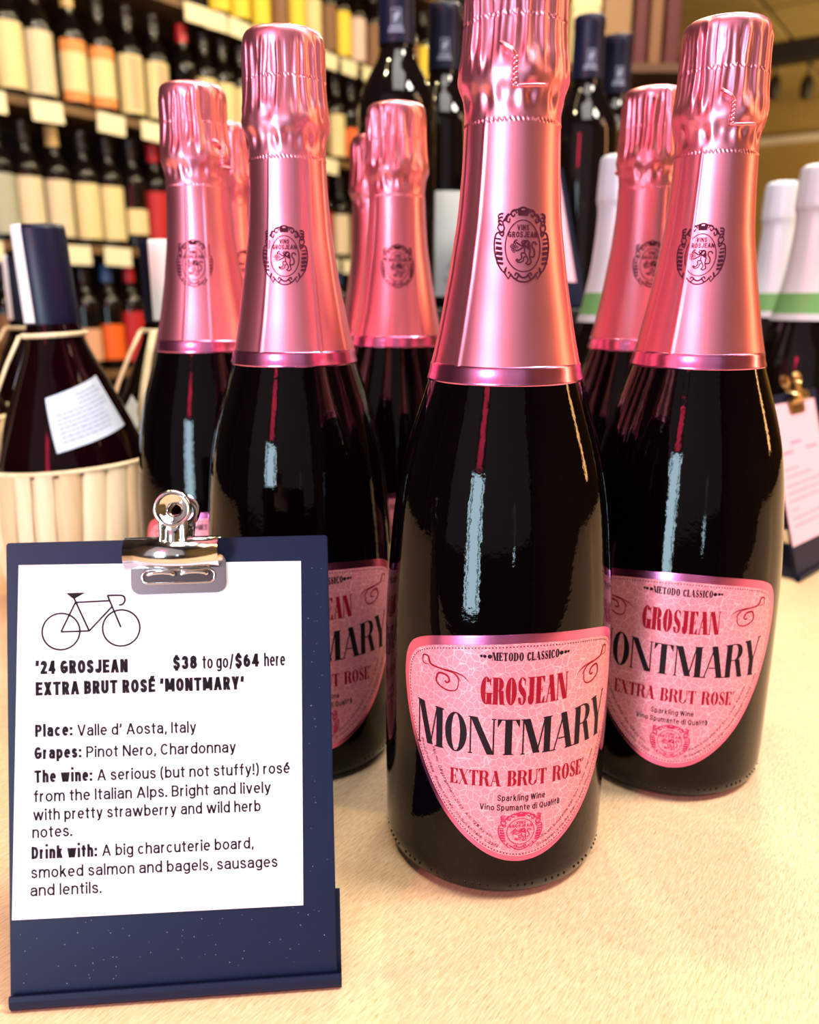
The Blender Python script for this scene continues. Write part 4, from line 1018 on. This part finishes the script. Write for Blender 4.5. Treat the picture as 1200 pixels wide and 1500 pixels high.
# ------------------------------------------------------------------ black riser with dark wine bottles
rs = empty('display_riser', (.15, .945, 0)); tag(rs, 'black riser holding dark wine bottles', 'riser')
box('riser_top', (-.22, -.155, .190), (.158, .155, .205), M['black_wood'], rs, .002)
box('front_panel', (-.21, -.150, 0), (.148, -.138, .190), M['black_wood'], rs)
box('side_panel', (-.21, -.138, 0), (-.198, .15, .190), M['black_wood'], rs)
box('side_panel', (.136, -.138, 0), (.148, .15, .190), M['black_wood'], rs)
WB = smooth_prof([(.030, .0008), (.0355, .002), (.0375, .010), (.0377, .10), (.0377, .175), (.0350, .195), (.0265, .213), (.0180, .228), (.0150, .245), (.0142, .262), (.0142, .296)], .006)
def make_wine(loc, label, lab=None, caps=None, caps_len=.062, emblem=True, rz=0, sc=1, group='dark wine bottles on the riser', name='wine_bottle', seg=48, glass=None, cat='bottle'):
    root = empty(name, loc, rz, sc); tag(root, label, cat, group)
    lathe('glass_body', WB, seg, glass or M['glass2'], root)
    z1 = .300; z0 = z1-caps_len
    cp = [(.0172, z0), (.0170, z0+.02), (.0165, z1-.012), (.0170, z1-.011), (.0168, z1-.002), (.0155, z1), (.004, z1+.0004)]
    c = lathe('capsule', cp, max(20, seg-16), caps or M['navy_caps'], root, closed_bottom=False)
    if emblem:
        p = Print(); 
        for w_, h_, t_ in ((8, 13, .6),): 
            for a, b in (((-w_/2, 0), (w_/2, 0)), ((w_/2, 0), (w_/2, h_)), ((w_/2, h_), (-w_/2, h_)), ((-w_/2, h_), (-w_/2, 0))): p.stroke([a, b], t_)
        p.curve([(-1.5, 2), (0, 4), (-.6, 6), (.5, 8), (0, 11)], (1.6, 3.2, 1.2)); p.curve([(.5, 6), (2.4, 7.5), (2.2, 10)], .9); p.stroke([(-2.4, 7), (-.4, 8)], .9)
        for j, n_ in ((-3.4, 6), (-6.4, 7)):
            for i in range(n_): p.rect((i-n_/2)*2.1, j, (i-n_/2)*2.1+1.5, j+2)
        p.build('capsule_print', M['caps_print'], c, lambda u, v: Vector((.0176*sin(u/1000/.0172), -.0176*cos(u/1000/.0172), z0+.014+v/1000)))
    if lab:
        for li, (m_, a, z_0, z_1) in enumerate(lab):
            V = []; F = []; n = 18
            for z_, k_ in ((z_0, 1), (z_1-.004, 1), (z_1, .96)):
                for i in range(n+1):
                    q = -a*k_+2*a*k_*i/n; r_ = .0377+.0003*(li+1); V.append((r_*sin(q), -r_*cos(q), z_))
            for j in range(2):
                for i in range(n): q = j*(n+1)+i; F.append((q, q+1, q+n+2, q+n+1))
            mesh_obj('paper_label', V, F, m_, root, True)
    return root
def mk_green_swirl():
    return None
make_wine((-.012, .845, .205), 'navy crested bottle rising behind the centre pink one')
q = make_wine((.036, .935, .205), 'riser bottle with white label and green swirl', [(M['white_label'], 1.15, .012, .118)])
t = Print(); t.curve([(2, 30), (8, 34), (14, 44), (22, 50)], (.5, 3.5, .8)); t.curve([(4, 28), (12, 30), (20, 38)], (.4, 2, .4))
t.build('green_swirl', M['swirl'] if 'swirl' in M else mat('swirl_green', (.30, .62, .55), .6), q, lambda u, v: Vector((.0386*sin(u/1000/.0377), -.0386*cos(u/1000/.0377), .012+v/1000)))
t = sans('Vino', 18, 6); o = t.build('label_word', M['text_grey'], q, lambda u, v: Vector((.0386*sin(u/1000/.0377), -.0386*cos(u/1000/.0377), .026+v/1000)))
make_wine((.193, .972, .205), 'navy crested bottle right of the frontmost foil neck')
make_wine((.240, 1.040, .205), 'navy capsule bottle farthest right on the riser')
make_wine((.108, 1.030, .205), 'riser bottle hidden behind the frontmost neck', [(M['white_label'], 1.0, .03, .10)])

# ------------------------------------------------------------------ the shelf wall
def wall_hit(px, py, t=0.0):
    """(s, z) where the sight line meets the vertical plane t metres in front of the shelf line"""
    P0 = room_pt(0, t, 0); d = at(px, py, 1.0)-Vector((0, 0, CAM_H)); k_ = (P0-Vector((0, 0, 0))).dot(DB)/d.dot(DB)
    H = d*k_; return (H-Vector((P0.x, P0.y, 0))).dot(DA), CAM_H+H.z
SH = empty('wine_shelving', room_pt(0, 0, -1)); tag(SH, 'dark wine shelving along the left wall', 'shelving')
SHZ = [-.685, -.34, .005, .35, .70, 1.05, 1.40]
def sh_box(name, s0, t0, z0, s1, t1, z1, m, parent, bev=0):
    bm = box_bm(s0, t0, z0, s1, t1, z1, bev); O = room_pt(0, 0, -1)
    for v in bm.verts: v.co = room_pt(*v.co)-O
    bmesh.ops.recalc_face_normals(bm, faces=bm.faces[:])
    return bm_obj(name, bm, m, parent)
for z in SHZ: sh_box('shelf_board', -1.0, -.36, z-.022, 4.4, 0, z, M['wood_shelf'], SH, .002)
sh_box('back_panel', -1.0, -.375, -1, 4.4, -.361, 1.8, M['shelf_back'], SH)
for s in (-1.0, 4.38): sh_box('upright', s, -.36, -1, s+.02, -.001, 1.8, M['shelf_back'], SH)

def lm(name, c, r=.55): 
    M[name] = mat(name, c, r); return M[name]
lm('l_cream', (.80, .66, .34)); lm('l_pale', (.74, .62, .42)); lm('l_grey', (.42, .44, .34)); lm('l_orange', (.82, .30, .08)); lm('l_peach', (.80, .42, .25)); lm('l_brightorange', (.90, .14, .01)); lm('l_yellow', (.90, .66, .04)); lm('l_red', (.50, .01, .015)); lm('l_brown', (.22, .10, .04)); lm('c_dark', (.006, .004, .004), .3); lm('c_red', (.45, .01, .02), .35); lm('c_gold', (.60, .40, .15), .3); lm('c_blue', (.03, .10, .28), .35); lm('c_green', (.02, .22, .12), .4); lm('l_pink', (.75, .55, .50))
cache = {}
ORD = ['first', 'second', 'third', 'fourth', 'fifth', 'sixth', 'seventh', 'eighth', 'ninth', 'tenth', 'eleventh', 'twelfth', 'thirteenth', 'fourteenth', 'fifteenth', 'sixteenth', 'seventeenth', 'eighteenth', 'nineteenth', 'twentieth', 'twenty-first', 'twenty-second', 'twenty-third', 'twenty-fourth', 'twenty-fifth', 'twenty-sixth']
NAME = {'l_cream': 'cream', 'l_pale': 'pale', 'l_grey': 'greyish', 'l_orange': 'orange', 'l_peach': 'peach', 'l_brightorange': 'bright orange', 'l_yellow': 'yellow', 'l_red': 'red', 'l_brown': 'brown', 'l_pink': 'pinkish'}
def shelf_bottle(s, z, labs, cap, label, group, t=-.052, sc=1.0):
    key = (tuple(labs), cap)
    if key not in cache:
        o = make_wine((0, 0, 0), label, [(M[a], b, c, d) for a, b, c, d in labs], M[cap], .05, False, 0, 1, group, 'shelf_wine_bottle', 24)
        cache[key] = o
    else: o = copy_tree(cache[key])
    o.location = room_pt(s, t, z); o.rotation_euler = (0, 0, atan2(-DB.x, DB.y)+pi+random.uniform(-.25, .1)); o.scale = (sc,)*3
    # labels look towards the room
    o.rotation_euler[2] = atan2(DB.y, DB.x)+pi/2+random.uniform(-.3, -.1)
    tag(o, label, 'bottle', group)
    return o
full = lambda c: [(c, 1.25, .02, .165)]
LS = {'cream': full('l_cream'), 'tallcream': [('l_cream', 1.3, .02, .172)], 'grey': [('l_pale', 1.3, .02, .17)], 'greygreen': full('l_grey'), 'pale': full('l_pale'),
      'creamor': [('l_orange', 1.2, .02, .17), ('l_cream', 1.25, .045, .14)], 'orwhite': [('l_cream', 1.3, .02, .172), ('l_peach', .35, .03, .165)], 'small': [('l_cream', 1.1, .04, .11)],
      'yellow': full('l_yellow'), 'red': full('l_red'), 'orange': [('l_brightorange', 1.2, .03, .13)], 'peach': [('l_peach', 1.2, .03, .12)], 'brown': full('l_brown'), 'pink': full('l_pink')}
ROWS = [
 ('second shelf', 4, [(-25, 'cream'), (22, 'tallcream'), (66, 'grey'), (115, 'creamor'), (156, 'creamor'), (198, 'orwhite'), (236, 'orwhite'), (278, 'small'), (308, 'cream'), (333, 'cream'), (358, 'cream'), (384, 'pale'), (408, 'cream'), (430, 'pale'), (452, 'cream'), (476, 'brown'), (500, 'cream'), (523, 'orange'), (546, 'cream'), (566, 'pale'), (588, 'brown'), (608, 'cream'), (628, 'pale'), (646, 'cream'), (664, 'brown')]),
 ('third shelf', 3, [(-30, 'pale'), (12, 'greygreen'), (52, 'pale'), (97, 'pale'), (138, 'cream'), (174, 'cream'), (208, 'small'), (240, 'red'), (272, 'cream'), (302, 'pale'), (332, 'cream'), (360, 'brown'), (388, 'cream'), (412, 'pale'), (436, 'red'), (460, 'brown'), (484, 'red'), (508, 'pale'), (530, 'brown'), (552, 'cream'), (572, 'brown'), (592, 'red'), (612, 'brown'), (632, 'pale'), (650, 'brown')]),
 ('top shelf', 5, [(330, 'yellow'), (360, 'yellow'), (390, 'yellow'), (418, 'brown'), (442, 'yellow'), (466, 'cream'), (490, 'brown'), (510, 'yellow'), (532, 'pink'), (556, 'brown'), (574, 'brown'), (592, 'yellow'), (612, 'brown'), (630, 'yellow'), (648, 'cream')]),
 ('lowest shelf', 2, [(-20, 'brown'), (14, 'brown'), (50, 'peach'), (90, 'brown'), (128, 'peach'), (166, 'orange'), (194, 'red'), (222, 'brown'), (250, 'peach'), (280, 'brown'), (310, 'cream'), (484, 'red'), (508, 'brown'), (530, 'cream'), (552, 'brown')]),
]
YREF = {4: 60, 3: 300, 5: -20, 2: 470}
for rn, zi, lst in ROWS:
    caps = ['c_dark', 'c_dark', 'c_dark', 'c_gold', 'c_dark', 'c_dark', 'c_dark', 'c_red'] if zi != 2 else ['c_blue', 'c_dark', 'c_blue']
    prev = -99
    for i, (px, kind) in enumerate(lst):
        s, _ = wall_hit(px, YREF[zi], -.015)
        s = max(s, prev+.0775); prev = s
        c0 = NAME[LS[kind][0][0]]
        shelf_bottle(s, SHZ[zi], LS[kind], 'c_red' if kind == 'red' else caps[i % len(caps)], '%s labelled dark bottle, %s from the left on the %s' % (c0, ORD[i], rn), 'wine bottles on the '+rn)
# price tags clipped along the shelf edges
TAGS = {5: [290, 318, 352, 385, 418, 450, 482, 511, 541, 568, 592, 616], 4: [-8, 75, 167, 228, 290, 340, 392, 440, 483, 530, 570, 600, 630], 3: [-20, 50, 112, 173, 240, 300, 484, 512, 540, 566], 2: [30, 250]}
TN = {5: 'top shelf edge', 4: 'second shelf edge', 3: 'third shelf edge', 2: 'lowest shelf edge'}
first = None
for zi, xs in TAGS.items():
    for i, px in enumerate(xs):
        s, _ = wall_hit(px, 432-(SHZ[zi]-CAM_H)*430, .004)
        if first is None:
            bm = box_bm(-.044, -.0008, -.046, .044, .0008, .004, 0)
            first = o = bm_obj('price_tag', bm, M['tagpaper'])
        else: o = first.copy(); COL.objects.link(o)
        o.location = room_pt(s, .0065, SHZ[zi]-.006)
        o.rotation_euler = (random.uniform(-.04, .04), random.uniform(-.05, .05), atan2(DA.y, DA.x))
        tag(o, 'cream price tag, %s from the left on the %s' % (ORD[i], TN[zi]), 'price tag', 'price tags on the shelf edges')

# lamps that light the shelves: a ceiling rail with small spot heads
def spot_head(s, t, z, label):
    root = empty('spotlight', room_pt(s, t, z)); tag(root, label, 'lamp', 'spotlights on the ceiling rail')
    lathe('lamp_shade', [(.018, .12), (.040, .105), (.048, .03), (.050, 0.01)], 24, M['dark_beam'], root, closed_bottom=False)
    lathe('bulb', [(.006, -.046), (.026, -.038), (.034, -.018), (.028, .006), (.010, .016)], 20, M['bulb'], root)
    lathe('stem', [(.006, .10), (.006, .17)], 10, M['dark_beam'], root)
M['bulb'] = mat('bulb', (1, .9, .7), .5, emit=((1.0, .78, .45), 720))
for i, (s, t) in enumerate(((-1.2, 1.25), (-.2, 1.25), (.8, 1.25), (1.9, 1.25))):
    spot_head(s, t, 1.62, ORD[i]+' spotlight along the rail above the shelf aisle')
rl = tag(room_box('lamp_rail', -1.6, 1.235, 1.79, 2.4, 1.265, 1.81, M['dark_beam']), 'black ceiling rail carrying the shelf spotlights', 'lamp rail')
for s in (-.9, .5, 2.0):
    area('shelf_light', room_pt(s, 1.15, 1.75), room_pt(s, -.1, .55), .9, .12, 7, (1.0, .76, .38))
# warm light at the far end of the shop
area('far_room_light', room_pt(5.6, 2.9, .5), room_pt(6.6, 2.4, 2.0), 1.6, 1.6, 170, (1.0, .74, .36))
for k_, (px, py) in enumerate(((1182, 130), (1135, 118))):
    p = at(px, py, 7.0)
    root = empty('spotlight', (p.x, p.y, 1.70)); tag(root, ('right-hand' if k_ == 0 else 'left-hand')+' dark spotlight under the far ceiling', 'lamp')
    lathe('lamp_shade', [(.02, .0), (.045, .03), (.05, .12), (.03, .17)], 20, M['dark_beam'], root)
    lathe('stem', [(.012, .17), (.012, .35)], 10, M['dark_beam'], root)

# tall rack with boxes far behind the right-hand bottles
rk = empty('wine_rack', (0, 0, -1)); tag(rk, 'brown wooden rack behind the right bottles holding boxes', 'rack')
M['rack_wood'] = mat('rack_wood', (.10, .045, .02), .6, noise=(6, (.15, .07, .03), (1, 1, 8)))
a_ = at(835, 70, 2.3); b_ = at(1010, 70, 2.3); zr = at(900, 108, 2.3).z
box('rack_shelf', (a_.x-.05, 2.2, 1+zr-.02), (b_.x+.02, 2.5, 1+zr), M['rack_wood'], rk)
for x in (a_.x-.05, b_.x): box('rack_post', (x, 2.2, 0), (x+.02, 2.22, 1+zr-.02), M['rack_wood'], rk); box('rack_post', (x, 2.48, 0), (x+.02, 2.5, 1+zr-.02), M['rack_wood'], rk)
lm('rk_red', (.10, .012, .012)); lm('rk_tan', (.30, .17, .07))
for nm, x0, x1, h_, m_, lb in (('gift_box', 838, 878, .17, 'l_cream', 'cream gift box, first on the far rack'), ('gift_box', 884, 924, .20, 'rk_tan', 'tan gift box, second on the far rack'), ('gift_box', 930, 948, .22, 'rk_red', 'dark red slim box, third on the far rack'), ('gift_box', 953, 970, .20, 'l_brown', 'brown slim box, fourth on the far rack'), ('gift_box', 976, 996, .23, 'rk_red', 'dark red slim box, last on the far rack')):
    p = at(x0, 100, 2.25); q = at(x1, 100, 2.25); w_ = q.x-p.x
    r_ = empty(nm, (p.x+w_/2, 2.32, zr)); tag(r_, lb, 'box', 'boxes on the far rack')
    box('carton', (-w_/2, -.05, 0), (w_/2, .05, h_-.03), M[m_], r_, .003); box('lid', (-w_/2-.001, -.051, h_-.03), (w_/2+.001, .051, h_), M[m_], r_, .003)
